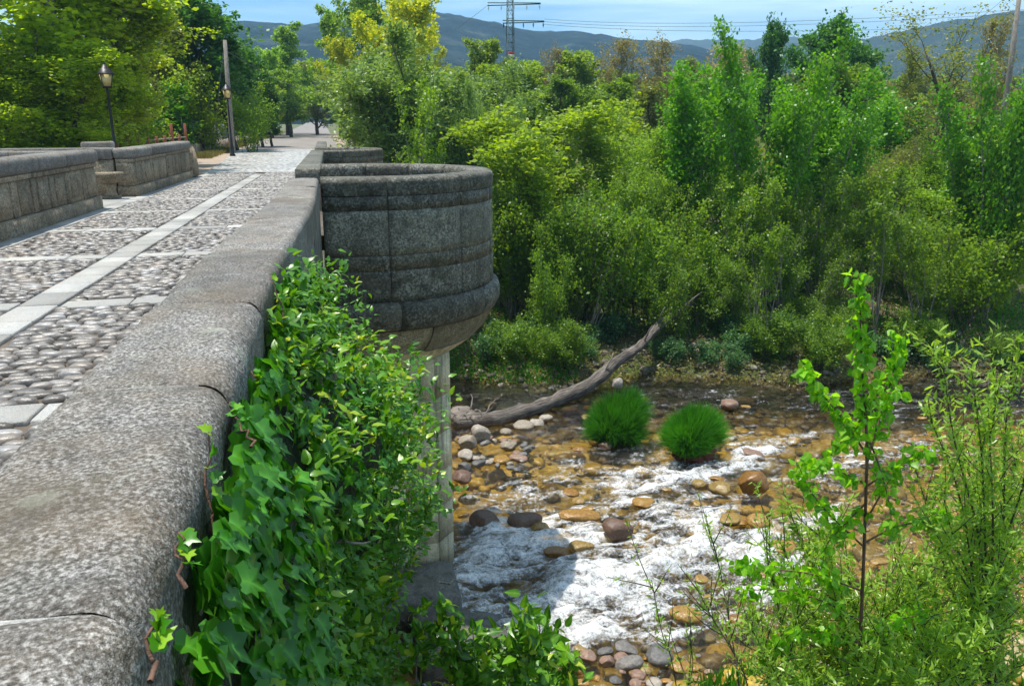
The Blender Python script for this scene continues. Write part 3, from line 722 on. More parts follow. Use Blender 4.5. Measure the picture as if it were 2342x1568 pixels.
def bay(label, cx, cy, r, x_in, zt, cuts, full=True, group=None):
    t = thing('bridge_bay', label, 'stone bay', (cx, cy, zt), group)
    po = bay_path(r, cx, cy, x_in); pi_ = bay_path(r - 0.50, cx, cy, x_in)
    def ring(name, prof, m, cuts_, seed):
        for i in range(len(cuts_) - 1):
            curved(po, pi_, cuts_[i], cuts_[i + 1], prof, m, t, name, seed + i * 5, root=t, gap=0.013)
    rr = 0.055
    capp = [(0, 0.012, zt - 0.30), (0, 0.0, zt - 0.28), (0, -0.01, zt - rr * 1.6), (0, 0.006, zt - rr * .7), (0, rr, zt - 0.004), (0.5, 0, zt + 0.006), (1, -rr, zt), (1, -0.01, zt - rr), (1, 0, zt - 0.1), (1, 0, zt - 0.30)]
    ring('cap_stone', capp, M['bay'], cuts, 1)
    b1 = [(0, 0.004, zt - 0.528), (0, 0.002, zt - 0.303), (1, 0, zt - 0.305), (1, 0.0, zt - 0.53)]
    ring('band_stone', b1, M['bay'], cuts, 41)
    pn = [(0, 0.008, zt - 1.281), (0, 0.008, zt - 0.534), (1, 0, zt - 0.535), (1, 0.0, zt - 1.28)]
    ring('panel_stone', pn, M['bay_panel'], cuts, 81)
    if full:
        b2 = [(0, 0.004, zt - 1.541), (0, 0.0, zt - 1.33), (0, 0.006, zt - 1.286), (1, 0, zt - 1.285), (1, 0.0, zt - 1.54)]
        ring('band_stone', b2, M['bay'], cuts, 121)
        b3 = [(0, 0.0, zt - 2.08), (0, -0.006, zt - 1.60), (0, 0.002, zt - 1.546), (1, 0, zt - 1.545), (1, 0.0, zt - 2.08)]
        ring('plinth_stone', b3, M['bay'], cuts, 161)
        ro = [(0, 0.03, zt - 2.60), (0, -0.06, zt - 2.56), (0, -0.13, zt - 2.42), (0, -0.14, zt - 2.25), (0, -0.10, zt - 2.13), (0, 0.0, zt - 2.085), (1, 0, zt - 2.085), (1, 0, zt - 2.60)]
        cu2 = [0, 0.13, 0.33, 0.53, 0.72, 0.88, 1.0]
        ring('roll_moulding', ro, M['bay'], cu2, 201)
        # corbel courses that shrink down to the pier
        zs = np.linspace(zt - 2.60, zt - 3.62, 9); u = np.linspace(0, 1, 9)
        rad = (r - 0.02) * (1 - u ** 1.9 * 0.42) ; cxs = cx + u * 0.0
        for a_, b_, nm in ((0, 4, 'corbel_stone'), (4, 8, 'corbel_stone')):
            for s0, s1 in ((0, 0.2), (0.2, 0.42), (0.42, 0.62), (0.62, 0.8), (0.8, 1.0)) if a_ == 0 else ((0, 0.3), (0.3, 0.7), (0.7, 1.0)):
                rows = []
                for kk in range(a_, b_ + 1):
                    pth = bay_path(rad[kk] - 0.004, cx - 0.10 * u[kk], cy, x_in); d = np.r_[0, np.cumsum(np.linalg.norm(np.diff(pth, axis=0), axis=1))]; d /= d[-1]
                    s = np.linspace(s0 + 0.0012, s1 - 0.0012, 12)
                    rows.append(np.stack([np.interp(s, d, pth[:, 0]), np.interp(s, d, pth[:, 1]), np.full(12, zs[kk] - (0.006 if kk == a_ else 0))], 1))
                V = np.array(rows); V += 0.008 * fbm(V, 3, 3, 9)[..., None]
                # inner shell so the stone is solid
                Cc = np.array([cx - 0.3, cy, 0]); Vi = V.copy(); Vi[..., :2] = Cc[:2] + (V[..., :2] - Cc[:2]) * 0.72
                n_, k_ = V.shape[:2]; nv = n_ * k_
                G = grid(n_, k_); rim = [q_ for q_ in range(k_)] + [q_ * k_ + k_ - 1 for q_ in range(1, n_)] + [(n_ - 1) * k_ + q_ for q_ in range(k_ - 2, -1, -1)] + [q_ * k_ for q_ in range(n_ - 2, 0, -1)]
                rim = np.array(rim); rn = np.roll(rim, -1)
                obj(nm, np.vstack([V.reshape(-1, 3), Vi.reshape(-1, 3)]) - np.array(t.location), [np.vstack([G[:, ::-1], G + nv, np.stack([rim, rn, rn + nv, rim + nv], 1)])], M['pier'] if a_ else M['bay2'], t)
    # floor
    pf = bay_path(r - 0.3, cx, cy, x_in - 0.2); zf = zt - 0.95
    V = np.vstack([np.column_stack([pf, np.full(len(pf), zf)]), np.column_stack([pf, np.full(len(pf), zf - 0.25)])]) - np.array(t.location)
    n = len(pf); obj('bay_floor', V, [np.array([list(range(n))]), np.array([(i, (i + 1) % n, n + (i + 1) % n, n + i) for i in range(n)])], M['sand'], t)
    return t
M['bay_panel'] = granite('granite_bay_panel', (0.05, 0.048, 0.035), (0.20, 0.195, 0.155), (0.42, 0.41, 0.34), (0.19, 0.17, 0.11), 30, 0.75, 0.3, 0.8, 0.9, 0.02)
M['bay2'] = granite('granite_corbel', (0.08, 0.07, 0.045), (0.30, 0.26, 0.17), (0.46, 0.41, 0.29), (0.28, 0.22, 0.12), 36, 0.7, 0.35, 0.2, 0.7, 0.02)
BX, BY, BR = 0.74, 15.7, 2.35
bay('semicircular granite refuge bay with dark lichened drum bulging over the stream', BX, BY, BR, -0.16, 0.70,
    [0, 0.118, 0.272, 0.40, 0.52, 0.64, 0.76, 0.88, 1.0])
bay('farther smaller looking stone bay beyond the first, its cap just above the deck', 0.2, 38.6, 2.3, -0.62, 0.345,
    [0, 0.14, 0.3, 0.42, 0.52, 0.64, 0.78, 0.9, 1.0], False)
# pieces of right wall : block that ends the far arm, wall between bays, wall beyond
rw = thing('bridge_wall', 'low granite wall linking the two stone bays along the deck edge', 'wall', (-0.4, 27, 0))
y_ = 17.55
while y_ < 36.2:
    l = min(rng.uniform(1.2, 1.9), 36.25 - y_); zt_ = 0.90 - 0.0147 * (y_ + l / 2) * 1.0
    Vb, Fb = cbox(-0.70, -0.17, y_ + 0.004, y_ + l - 0.004, zt_ - 0.31, zt_, 0.035, 0.004, rng); keep(obj('cap_stone', Vb, Fb, M['bay'], rw), rw)
    Vb, Fb = cbox(-0.68, -0.20, y_ + 0.004, y_ + l - 0.004, -0.62, zt_ - 0.314, 0.012, 0.003, rng); keep(obj('wall_block', Vb, Fb, M['inner'], rw), rw)
    y_ += l
rw2 = thing('bridge_wall', 'short stub of low granite wall beyond the farther bay, beside the road', 'wall', (-0.4, 44, 0))
y_ = 40.95
while y_ < 52:
    l = rng.uniform(1.3, 1.9)
    Vb, Fb = cbox(-0.62, -0.05, y_ + 0.004, y_ + l - 0.004, 0.0, 0.31, 0.035, 0.004, rng); keep(obj('cap_stone', Vb, Fb, M['face'], rw2), rw2)
    Vb, Fb = cbox(-0.60, -0.08, y_ + 0.004, y_ + l - 0.004, -0.6, -0.004, 0.012, 0.003, rng); keep(obj('wall_block', Vb, Fb, M['face'], rw2), rw2)
    y_ += l
# pier under the bay
pr_ = thing('bridge_pier', 'tall pale buff stone pier with chamfered corner rising from the stream', 'pier', (BX, BY, WZ))
zc = -2.9; hgt = [(-2.75, -3.55), (-3.55, -4.3), (-4.3, -5.1), (-5.1, -5.85), (-5.85, -6.6), (-6.6, -7.3), (-7.3, -8.1)]
pl = [(-0.24, 14.36), (1.72, 14.36), (2.08, 14.8), (2.08, 16.6), (1.72, 17.04), (-0.24, 17.04)]
def prism(poly, z0, z1, c=0.0):
    n = len(poly); P2 = np.array(poly, float)
    V = np.vstack([np.column_stack([P2, np.full(n, z0)]), np.column_stack([P2, np.full(n, z1)])])
    return V, [np.array([list(range(n))[::-1]]), np.array([[n + i for i in range(n)]]), np.array([(i, (i + 1) % n, n + (i + 1) % n, n + i) for i in range(n)])]
for i, (za, zb) in enumerate(hgt):
    xm = 0.75 + 0.35 * (i % 2)
    for poly in ([(-0.24, 14.36), (xm - .004, 14.36), (xm - .004, 17.04), (-0.24, 17.04)], [(xm + .004, 14.36), (1.72, 14.36), (1.72, 17.04), (xm + .004, 17.04)], [(1.728, 14.364), (2.08, 14.8), (2.08, 16.6), (1.728, 17.036)]):
        V, F = prism(poly, zb + 0.004, za - 0.004)
        V = V + rng.uniform(-0.003, 0.003, V.shape); keep(obj('pier_block', V, F, M['pier'], pr_), pr_)
# sloped footing of the pier
ft = at(1130, 1400, z=-7.0)
for bx in ((1.0, 2.75, 11.2, 12.95), (-0.2, 1.98, 12.95, 14.34)):
    Vf, Ff = cbox(bx[0], bx[1], bx[2], bx[3], WZ - 1.1, WZ + 0.35, 0.1, 0.02, rng)
    Vf[:, 2] = np.where(Vf[:, 2] > WZ - .2, Vf[:, 2] - 0.5 * np.clip(Vf[:, 0] - 1.9, 0, 2), Vf[:, 2])
    keep(obj('footing', Vf, Ff, M['face'], pr_), pr_)

# ------------------------------------------------------------------ left parapet with bench bay
def lwall(label, y0, y1, zt0, zt1, cuts):
    t = thing('stone_parapet', label, 'parapet', (-5.2, (y0 + y1) / 2, 0))
    zt = lambda Y: zt0 + (zt1 - zt0) * (Y - y0) / (y1 - y0)
    zd = lambda Y: -0.0147 * Y
    def piece(name, xa, xb_, ya, yb_, fa, fb, c=0.02, m=M['left']):
        Vb, Fb = cbox(xa, xb_, ya + 0.005, yb_ - 0.005, 0, 1, 0.0, 0, None)
        Vb2, Fb2 = cbox(xa, xb_, ya + 0.005, yb_ - 0.005, 0, 10, c, 0.004, rng)
        hi = Vb2[:, 2] > 5
        za = np.where(hi, [fb(v) for v in Vb2[:, 1]], [fa(v) for v in Vb2[:, 1]])
        Vb2[:, 2] = np.where(hi, za + (Vb2[:, 2] - 10), za + Vb2[:, 2])
        return keep(obj(name, Vb2, Fb2, m, t), t)
    for a_, b_ in zip(cuts[:-1], cuts[1:]):
        piece('cap_stone', -5.47, -4.93, a_, b_, lambda Y: zt(Y) - 0.27, zt, 0.05, M['cap'])
        piece('band_stone', -5.42, -4.985, a_, b_, lambda Y: zt(Y) - 0.36, lambda Y: zt(Y) - 0.275, 0.01)
        piece('plinth_stone', -5.45, -4.95, a_, b_, lambda Y: zd(Y) - 0.1, lambda Y: zd(Y) + 0.27, 0.02)
        n = 2; w = (b_ - a_) / n
        for i in range(n):
            ya = a_ + i * w
            piece('pilaster_stone' if i % 2 else 'wall_block', -5.42, -5.0 - 0.012, ya, ya + (0.3 if i % 2 else 0.24), lambda Y: zd(Y) + 0.275, lambda Y: zt(Y) - 0.365, 0.012)
            piece('panel_stone', -5.42, -5.025, ya + (0.3 if i % 2 else 0.24), ya + w, lambda Y: zd(Y) + 0.275, lambda Y: zt(Y) - 0.365, 0.012)
            piece('raised_panel', -5.06, -5.010, ya + 0.33, ya + w - 0.1, lambda Y: zd(Y) + 0.36, lambda Y: zt(Y) - 0.45, 0.01)
    return t
lw1 = lwall('weathered panelled granite parapet on the far side of the cobbles, nearest stretch', 5.0, 19.5, 1.06, 0.98, [5, 7.2, 9.4, 11.5, 13.5, 15.4, 17.3, 19.5])
lw2 = lwall('panelled granite parapet stretch between the stone basin and the curved end block', 23.0, 32.2, 0.90, 0.86, [23.0, 25.3, 27.6, 29.9, 32.2])
# quarter round end block
eb = thing('end_block', 'quarter-round stone buttress finishing the parapet at the ramp', 'stone block', (-5.0, 32.6, -0.45))
a_ = np.linspace(0, PI / 2, 10); pf = [(0.0, 0.0)] + [(1.0 * math.cos(t), 1.12 * math.sin(t)) for t in a_]
V = np.array([(x_, p_[0] * 1.1 - 0.35, p_[1]) for x_ in (-0.42, 0.1) for p_ in pf]); n = len(pf)
obj('buttress', V, [np.array([list(range(n))]), np.array([[n + i for i in range(n)][::-1]]), np.array([(i, n + i, n + (i + 1) % n, (i + 1) % n) for i in range(n)])], M['left'], eb)
# left bay
lb = thing('bridge_bay', 'rectangular stone recess off the left side of the deck holding the basin', 'stone bay', (-7, 21, 0))
def lbp(name, x0, x1, y0, y1, z0, z1, m=M['left'], c=0.03):
    Vb, Fb = cbox(x0, x1, y0, y1, z0, z1, c, 0.004, rng); keep(obj(name, Vb, Fb, m, lb), lb)
for i in range(3):
    x1_ = -5.48 - 1.05 * i
    lbp('cap_stone', x1_ - 1.04, x1_, 19.0, 19.5, 0.66, 0.97, M['cap']); lbp('wall_block', x1_ - 1.04, x1_, 19.03, 19.47, -0.5, 0.655, M['left'], .012)
    lbp('cap_stone', x1_ - 1.04 + .45, x1_ + .45, 23.0 - .04, 23.5, 0.62, 0.905, M['cap']) if i else lbp('cap_stone', x1_ - .6, x1_, 22.96, 23.5, 0.62, 0.905, M['cap'])
    lbp('wall_block', x1_ - 1.04, x1_, 23.02, 23.45, -0.5, 0.615, M['left'], .012)
for i in range(4):
    lbp('cap_stone', -9.1, -8.63, 19.0 + i * 1.12, 19.0 + (i + 1) * 1.12 - .01, 0.66, 0.97, M['cap']); lbp('wall_block', -9.05, -8.66, 19.0 + i * 1.12, 19.0 + (i + 1) * 1.12 - .01, -0.5, 0.655, M['left'], .012)
# stone basin on a pedestal
c0 = at(248, 440, Y=22.0)
bs = thing('stone_basin', 'carved stone basin on a waisted pedestal inside the left recess', 'basin', (-5.44, 22.25, -0.33))
def rough_lathe(prof, n=20): V, F = lathe(prof, n); return V + 0.006 * fbm(V, 5, 3, 3)[:, None], F
V, F = rough_lathe([(0.0, 0.60), (0.30, 0.61), (0.40, 0.66), (0.44, 0.66), (0.44, 0.57), (0.38, 0.52), (0.28, 0.44), (0.2, 0.38), (0, 0.38)]); obj('bowl', V, F, M['left'], bs, True); bs.scale = (.8, .8, 1.0)
V, F = rough_lathe([(0, 0.385), (0.19, 0.38), (0.2, 0.34), (0.14, 0.29), (0.15, 0.2), (0.2, 0.12), (0.21, 0.08), (0, 0.08)]); obj('pedestal', V, F, M['left'], bs, True)
V, F = cbox(-0.25, 0.25, -0.25, 0.25, 0.0, 0.085, 0.01); obj('base', V, F, M['left'], bs)
sp_ = at(225, 340, Y=26.5)
Vb, Fb = cbox(-0.4, 0.4, -0.3, 0.3, -1.2, 0.1, 0.04, 0.01, rng)
tag(obj('stone_stub', Vb, Fb, M['cap'], loc=(float(sp_[0]), 26.5, float(at(225, 324, Y=26.5)[2]) - .1)), 'squared stone stub standing behind the left recess wall', 'stone block')
# ------------------------------------------------------------------ plants : wood and leaves
def unit(v): return v / (np.linalg.norm(v, axis=-1, keepdims=True) + 1e-9)
def rndunit(r, n): return unit(r.normal(size=(n, 3)))
def path(r, p, d, L, k=5, wob=0.18, up=0.1):
    P = [np.array(p, float)]; d = unit(np.array(d, float)); s = L / (k - 1)
    for _ in range(k - 1):
        d = unit(d + r.normal(size=3) * wob + np.array([0, 0, up])); P.append(P[-1] + d * s)
    return np.array(P)
SH = {'round': lambda t: math.sin(PI * min(1, max(0.05, t * 0.92 + 0.08))) ** 0.6,
      'col': lambda t: 0.75 + 0.25 * math.sin(PI * t) if t < 0.8 else 1.0 - 0.6 * (t - 0.8) / 0.2,
      'cone': lambda t: 1.05 - 0.85 * t,
      'vase': lambda t: 0.35 + 0.65 * t if t < 0.8 else 1 - 0.4 * (t - 0.8) / 0.2,
      'dome': lambda t: math.sqrt(max(0.05, 1 - t * t * 0.95))}
def skeleton(seed, H=8.0, R=2.5, stems=1, lean=0.1, base=0.2, n1=14, n2=6, n3=3, up=0.5, shape='round', r0=0.12, splay=0.3, droop=0.0):
    r = np.random.default_rng(seed); wood = []; tw = []
    for s in range(stems):
        az = r.uniform(0, 2 * PI) if stems > 1 else 0; ln = (splay * r.uniform(0.3, 1.2) if stems > 1 else lean * r.normal())
        h = H * (1 if s == 0 else r.uniform(0.7, 1.0)); k = 9
        P = [np.array([r.normal() * 0.08 * (stems > 1) * R, r.normal() * 0.08 * (stems > 1) * R, -0.3])]
        d = np.array([math.cos(az) * ln, math.sin(az) * ln, 1.0])
        for q in range(k - 1):
            d = unit(d + r.normal(size=3) * 0.06); P.append(P[-1] + d * (h + .3) / (k - 1))
        P = np.array(P); rr = r0 * (1 if s == 0 else 0.7) * np.linspace(1, 0.12, k); wood.append((P, rr, 6))
        m = max(3, int(n1 / (1 if stems == 1 else stems ** 0.6)))
        for i in range(m):
            t = base + (1 - base) * (i + r.uniform(0, 0.9)) / m; t = min(t, 0.985)
            p = np.array([np.interp(t, np.linspace(0, 1, k), P[:, c]) for c in range(3)])
            a = i * 2.4 + r.uniform(-0.5, 0.5) + s
            L1 = R * SH[shape]((t - base) / (1 - base)) * r.uniform(0.65, 1.1) * (1 if stems == 1 else 0.7)
            el = up + 0.5 * t * up + r.normal() * 0.12
            d1 = np.array([math.cos(a) * math.cos(el), math.sin(a) * math.cos(el), math.sin(el)])
            B = path(r, p, d1, L1, 6, 0.14, 0.10 - droop); rb = max(0.006, np.interp(t, np.linspace(0, 1, k), rr) * 0.5)
            wood.append((B, rb * np.linspace(1, 0.25, 6), 4)); tw.append((B[2:], 0.5))
            for j in range(n2):
                u = 0.22 + 0.78 * (j + r.uniform(0, 1)) / n2; u = min(u, 1)
                pb = np.array([np.interp(u, np.linspace(0, 1, 6), B[:, c]) for c in range(3)])
                d2 = unit((B[-1] - B[0]) / (L1 + 1e-6) * 0.6 + rndunit(r, 1)[0] * 0.85 + np.array([0, 0, 0.25 - droop]))
                C = path(r, pb, d2, L1 * r.uniform(0.28, 0.5), 4, 0.2, 0.06 - droop)
                wood.append((C, max(0.004, rb * 0.4) * np.linspace(1, 0.3, 4), 3)); tw.append((C, 1.0))
                for q in range(n3):
                    pc = C[1 + q % 3]
                    D = path(r, pc, unit(d2 * 0.5 + rndunit(r, 1)[0]), L1 * r.uniform(0.12, 0.25), 3, 0.2, -droop)
                    tw.append((D, 1.0))
                    if n3 and q == 0: wood.append((D, np.array([0.005, 0.004, 0.003]), 3))
    return wood, tw
def wood_mesh(wood):
    mb = MB()
    for P, r, s in wood: tube(mb, P, r, s)
    return mb.out()
def leaf_quads(r, p, d, nrm, L, W, fold=0.25):
    d = unit(d); s = unit(np.cross(d, nrm)); n = np.cross(s, d)
    L = L[:, None]; W = W[:, None]
    a = p; b = p + d * L * 0.45 + s * W + n * W * fold; c = p + d * L; e = p + d * L * 0.45 - s * W + n * W * fold
    V = np.stack([a, b, c, e], 1).reshape(-1, 3)
    return V, np.arange(len(p) * 4).reshape(-1, 4)
def leafy(seed, tw, n, size, asp=0.36, sig=0.12, upb=0.7, hang=0.0):
    r = np.random.default_rng(seed)
    seg = []; w = []
    for P, k in tw:
        for i in range(len(P) - 1): seg.append((P[i], P[i + 1])); w.append(np.linalg.norm(P[i + 1] - P[i]) * k)
    A = np.array([s[0] for s in seg]); B = np.array([s[1] for s in seg]); w = np.array(w); w /= w.sum()
    # clumps : some twigs are fuller than others
    w = w * np.exp(r.normal(size=len(w)) * 0.8); w /= w.sum()
    i = r.choice(len(seg), n, p=w); t = r.uniform(0, 1, (n, 1))
    p = A[i] + (B[i] - A[i]) * t + r.normal(size=(n, 3)) * sig
    out = unit((B[i] - A[i])); d = unit(out * 0.6 + rndunit(r, n) + np.array([0, 0, -hang]))
    nrm = unit(rndunit(r, n) + np.array([0, 0, upb]))
    L = size * r.uniform(0.65, 1.25, n)
    V, F = leaf_quads(r, p, d, nrm, L, L * asp)
    z = p[:, 2]; zz = (z - z.min()) / (np.ptp(z) + 1e-6)
    clump = 0.5 + 0.5 * vn(p, 1.1, seed)
    return V, F, np.clip(0.55 * r.uniform(0, 1, n) + 0.45 * clump, 0, 1)
def plant(name, root, skel, mleaf, mbark, n, size, seed, crown='crown', trunk='trunk', **k):
    wood, tw = skel
    V, F = wood_mesh(wood); obj(trunk, V, F, mbark, root, True)
    V, F, a = leafy(seed, tw, n, size, **k); obj(crown, V, F, mleaf, root, False, {'rnd': ('FACE', a)})
    return root
LIB = {}
def template(key, skel_kw, leaf, bark, n, size, seed, **k):
    sk = skeleton(seed, **skel_kw); V, F = wood_mesh(sk[0]); me_t = mesh(key + '_wood', V, F, M[bark], True)
    V, F, a = leafy(seed, sk[1], n, size, **k); me_c = mesh(key + '_leaves', V, F, M[leaf], False, {'rnd': ('FACE', a)})
    lo, hi = np.percentile(V, 1, axis=0), np.percentile(V, 99, axis=0)
    LIB[key] = (me_t, me_c, hi[2], (hi[0] - lo[0] + hi[1] - lo[1]) / 2)
template('poplar', dict(H=13, R=3.6, n1=26, n2=8, n3=4, up=0.65, shape='round', r0=0.2, base=0.12), 'lf_poplar', 'bark_pale', 26000, 0.17, 1, asp=0.42, sig=0.18, upb=0.3, hang=0.5)
template('poplar2', dict(H=12, R=3.8, n1=26, n2=8, n3=4, up=0.6, shape='dome', r0=0.17, base=0.05), 'lf_poplar', 'bark', 24000, 0.17, 2, asp=0.42, sig=0.2, upb=0.3, hang=0.5)
template('chestnut', dict(H=12, R=4.3, n1=26, n2=8, n3=4, up=0.45, shape='round', r0=0.26, base=0.2), 'lf_dark', 'bark', 20000, 0.30, 3, asp=0.36, sig=0.16, upb=1.0, hang=0.3)
template('ash', dict(H=12, R=4.0, n1=20, n2=7, n3=4, up=0.6, shape='round', r0=0.2, base=0.2), 'lf_mid', 'bark', 10500, 0.26, 4, sig=0.15)
template('lime', dict(H=11, R=3.6, n1=20, n2=7, n3=4, up=0.6, shape='round', r0=0.17, base=0.18), 'lf_lime', 'bark', 10500, 0.26, 5, sig=0.15)
template('gold', dict(H=11, R=4.2, n1=20, n2=7, n3=4, up=0.5, shape='round', r0=0.2, base=0.2), 'lf_gold', 'bark', 13000, 0.27, 6, sig=0.15)
template('feather', dict(H=12, R=4.0, n1=24, n2=7, n3=4, up=0.4, shape='cone', r0=0.2, base=0.15), 'lf_fuzz', 'bark', 17000, 0.24, 7, sig=0.13)
template('brown', dict(H=10, R=3.2, n1=20, n2=8, n3=5, up=0.75, shape='round', r0=0.17, base=0.12), 'lf_brown', 'bark_pale', 5500, 0.17, 8, sig=0.15)
template('olive', dict(H=10, R=3.2, n1=22, n2=8, n3=5, up=0.7, shape='dome', r0=0.2, base=0.12), 'lf_olive', 'bark', 8000, 0.2, 9, sig=0.2)
template('bare', dict(H=9, R=4.2, stems=2, n1=22, n2=9, n3=6, up=0.55, shape='vase', r0=0.17, base=0.15), 'lf_olive', 'bark', 5500, 0.10, 10, sig=0.1)
template('willow', dict(H=6, R=3.0, stems=9, n1=40, n2=8, n3=5, up=0.85, shape='dome', r0=0.07, base=0.08, splay=0.55), 'lf_willow', 'bark', 50000, 0.13, 11, asp=0.2, sig=0.09, upb=0.2)
template('sapling', dict(H=7, R=2.2, stems=6, n1=44, n2=6, n3=4, up=0.85, shape='round', r0=0.05, base=0.30, splay=0.22), 'lf_bright', 'bark_pale', 8500, 0.14, 12, asp=0.42, sig=0.14, upb=0.4, hang=0.4)
template('tallsapling', dict(H=9, R=2.2, stems=5, n1=46, n2=6, n3=4, up=0.9, shape='round', r0=0.06, base=0.30, splay=0.15), 'lf_bright', 'bark_pale', 9500, 0.14, 13, asp=0.42, sig=0.14, upb=0.4, hang=0.4)
template('fuzz', dict(H=4.5, R=2.4, stems=7, n1=34, n2=8, n3=5, up=0.7, shape='dome', r0=0.05, base=0.1, splay=0.5), 'lf_fuzz', 'bark', 20000, 0.095, 14, asp=0.25, sig=0.12, upb=0.3)
template('fuzzolive', dict(H=4.5, R=2.6, stems=7, n1=34, n2=8, n3=5, up=0.6, shape='dome', r0=0.05, base=0.25, splay=0.5), 'lf_olive', 'bark', 18000, 0.095, 15, asp=0.25, sig=0.12, upb=0.3)
template('maple', dict(H=5.5, R=1.9, stems=1, n1=16, n2=6, n3=3, up=0.8, shape='vase', r0=0.05, base=0.35), 'lf_lime', 'bark_pale', 4200, 0.13, 16, asp=0.42, sig=0.12, upb=0.8)
template('shrub', dict(H=3.4, R=1.6, stems=6, n1=26, n2=6, n3=4, up=0.7, shape='dome', r0=0.035, base=0.15, splay=0.45), 'lf_mid', 'bark', 6500, 0.10, 17, asp=0.36, sig=0.12)
template('shrubbright', dict(H=4.5, R=2.0, stems=5, n1=26, n2=6, n3=4, up=0.8, shape='cone', r0=0.04, base=0.1, splay=0.3), 'lf_bright', 'bark', 8000, 0.14, 18, asp=0.4, sig=0.14)
template('shrublime', dict(H=3.6, R=1.9, stems=6, n1=26, n2=6, n3=4, up=0.7, shape='dome', r0=0.035, base=0.12, splay=0.45), 'lf_lime', 'bark', 7000, 0.12, 19, asp=0.4, sig=0.16)
template('bankshrub', dict(H=3.4, R=1.6, stems=6, n1=26, n2=6, n3=4, up=0.7, shape='dome', r0=0.035, base=0.15, splay=0.5), 'lf_under', 'bark', 5200, 0.10, 27, asp=0.36, sig=0.09)
template('stemmy', dict(H=5.2, R=1.3, stems=6, n1=22, n2=5, n3=3, up=0.85, shape='vase', r0=0.045, base=0.45, splay=0.22), 'lf_mid', 'bark_pale', 2400, 0.11, 37, asp=0.4, sig=0.08)
template('thicket', dict(H=3.2, R=0.9, stems=9, n1=26, n2=4, n3=2, up=0.9, shape='col', r0=0.028, base=0.4, splay=0.25), 'lf_under', 'bark_pale', 3800, 0.07, 20, sig=0.12)
template('darkround', dict(H=10, R=3.8, n1=26, n2=8, n3=4, up=0.5, shape='round', r0=0.24, base=0.1), 'lf_dark', 'bark', 16000, 0.28, 21, sig=0.18)
template('teal', dict(H=0.7, R=0.7, stems=9, n1=20, n2=4, n3=2, up=0.7, shape='dome', r0=0.01, base=0.1, splay=0.7), 'lf_teal', 'bark', 2600, 0.07, 22, sig=0.06)
rt = np.random.default_rng(99)
def tree(key, vx, vtop, Y, width, label, cat='tree', name='tree', group=None, zb=None, dx=0, rz=None):
    """a plant whose top shows at (vx, vtop) and whose crown is width wide (2342 wide view), standing Y metres ahead"""
    mt, mc, H0, W0 = LIB[key]
    p = at(vx, vtop, Y=Y); g = gz(p[0] + dx, Y) if zb is None else zb
    dist = (np.array([p[0], Y, p[2] - EYE])) @ C_F
    W = width * dist / FV
    t = thing(name, label, cat, (p[0] + dx, Y, g - 0.05), group)
    sz = (p[2] - g) / H0; sx = W / W0
    t.scale = (sx, sx, sz); t.rotation_euler = (0, 0, rt.uniform(0, 6.28) if rz is None else rz)
    link('trunk', mt, t); link('crown', mc, t)
    return t
# --- left side
lg = -1.6
T = [
 ('poplar', 20, -330, 41, 470, 'huge yellow-green poplar at the left edge, its pale trunk running out of the top'),
 ('poplar', 190, -60, 44, 270, 'bright sunlit poplar with fluttering leaves right behind the first lantern'),
 ('poplar2', 90, 120, 39, 330, 'low leafy yellow-green poplar growth just over the nearest panelled parapet'),
 ('poplar2', -60, 60, 36, 300, 'yellowish poplar bough mass cut by the left edge, above the parapet top'),
 ('poplar2', 190, 200, 42, 170, 'small dense poplar shoots between lantern post and poplar trunk, low over the wall'),
 ('olive', 365, 38, 62, 175, 'thin olive-brown tree with dark crooked branches between poplar and dark chestnut'),
 ('olive', 320, 60, 75, 130, 'half bare olive tree showing behind the poplar at the top of the lantern'),
 ('chestnut', 512, 2, 64, 225, 'tall dark green round chestnut tree behind the wooden utility pole'),
 ('chestnut', 585, 110, 70, 95, 'lower dark side tree leaning against the right of the tall chestnut'),
 ('chestnut', 612, 178, 72, 80, 'small dark round tree over the mesh fence, left of the avenue'),
 ('shrubbright', 385, 175, 58, 120, 'bright fresh green bush in front of the fence, left of the second lantern'),
 ('shrublime', 450, 160, 60, 130, 'pale lime bush under the dark chestnut'),
 ('shrublime', 320, 215, 56, 120, 'mid green bush low behind the red-brown railing'),
 ('shrub', 565, 195, 60, 110, 'dull green bush behind the fence right of the second lantern'),
 ('feather', 640, 62, 125, 170, 'tall feathery light green tree beside the avenue'),
 ('feather', 600, 115, 112, 110, 'slimmer feathery green tree behind the small dark round one'),
 ('lime', 655, 140, 140, 110, 'yellow-green roadside tree on the left kerb of the avenue'),
 ('lime', 615, 190, 106, 80, 'short lime-green roadside tree, lowest of the avenue row'),
 ('feather', 765, 20, 108, 150, 'light green feathery tree on the right kerb arching over the road'),
 ('lime', 686, 190, 420, 50, 'small distant yellowish tree where the avenue closes'),
 ('ash', 800, -60, 92, 150, 'mid green tree with dark trunk reaching out of the top between feathery and golden trees'),
 ('gold', 880, 0, 78, 200, 'large golden yellow-leaved tree over the avenue'),
 ('gold', 815, 95, 76, 110, 'lower golden bough tree hanging over the road end'),
 ('gold', 925, 60, 84, 110, 'small golden tree behind the willow at its upper edge'),
 ('lime', 770, 170, 130, 80, 'yellow-green tree just left of the willow, over the road end'),
]
for a in T:
    tree(a[0], a[1], a[2], a[3], a[4], a[5], zb=lg if a[3] < 45 else -0.7)
# --- the big willow and what is near it
tree('willow', 965, 112, 46, 520, 'big rounded grey-green willow right of the road behind the bays', zb=-3.4)
tree('willow', 835, 180, 50, 170, 'smaller willow dome on the left flank of the big one, at the road edge', zb=-1.6)
tree('willow', 1100, 215, 44, 190, 'drooping willow shoulder above the far end of the first bay', zb=-4.6)
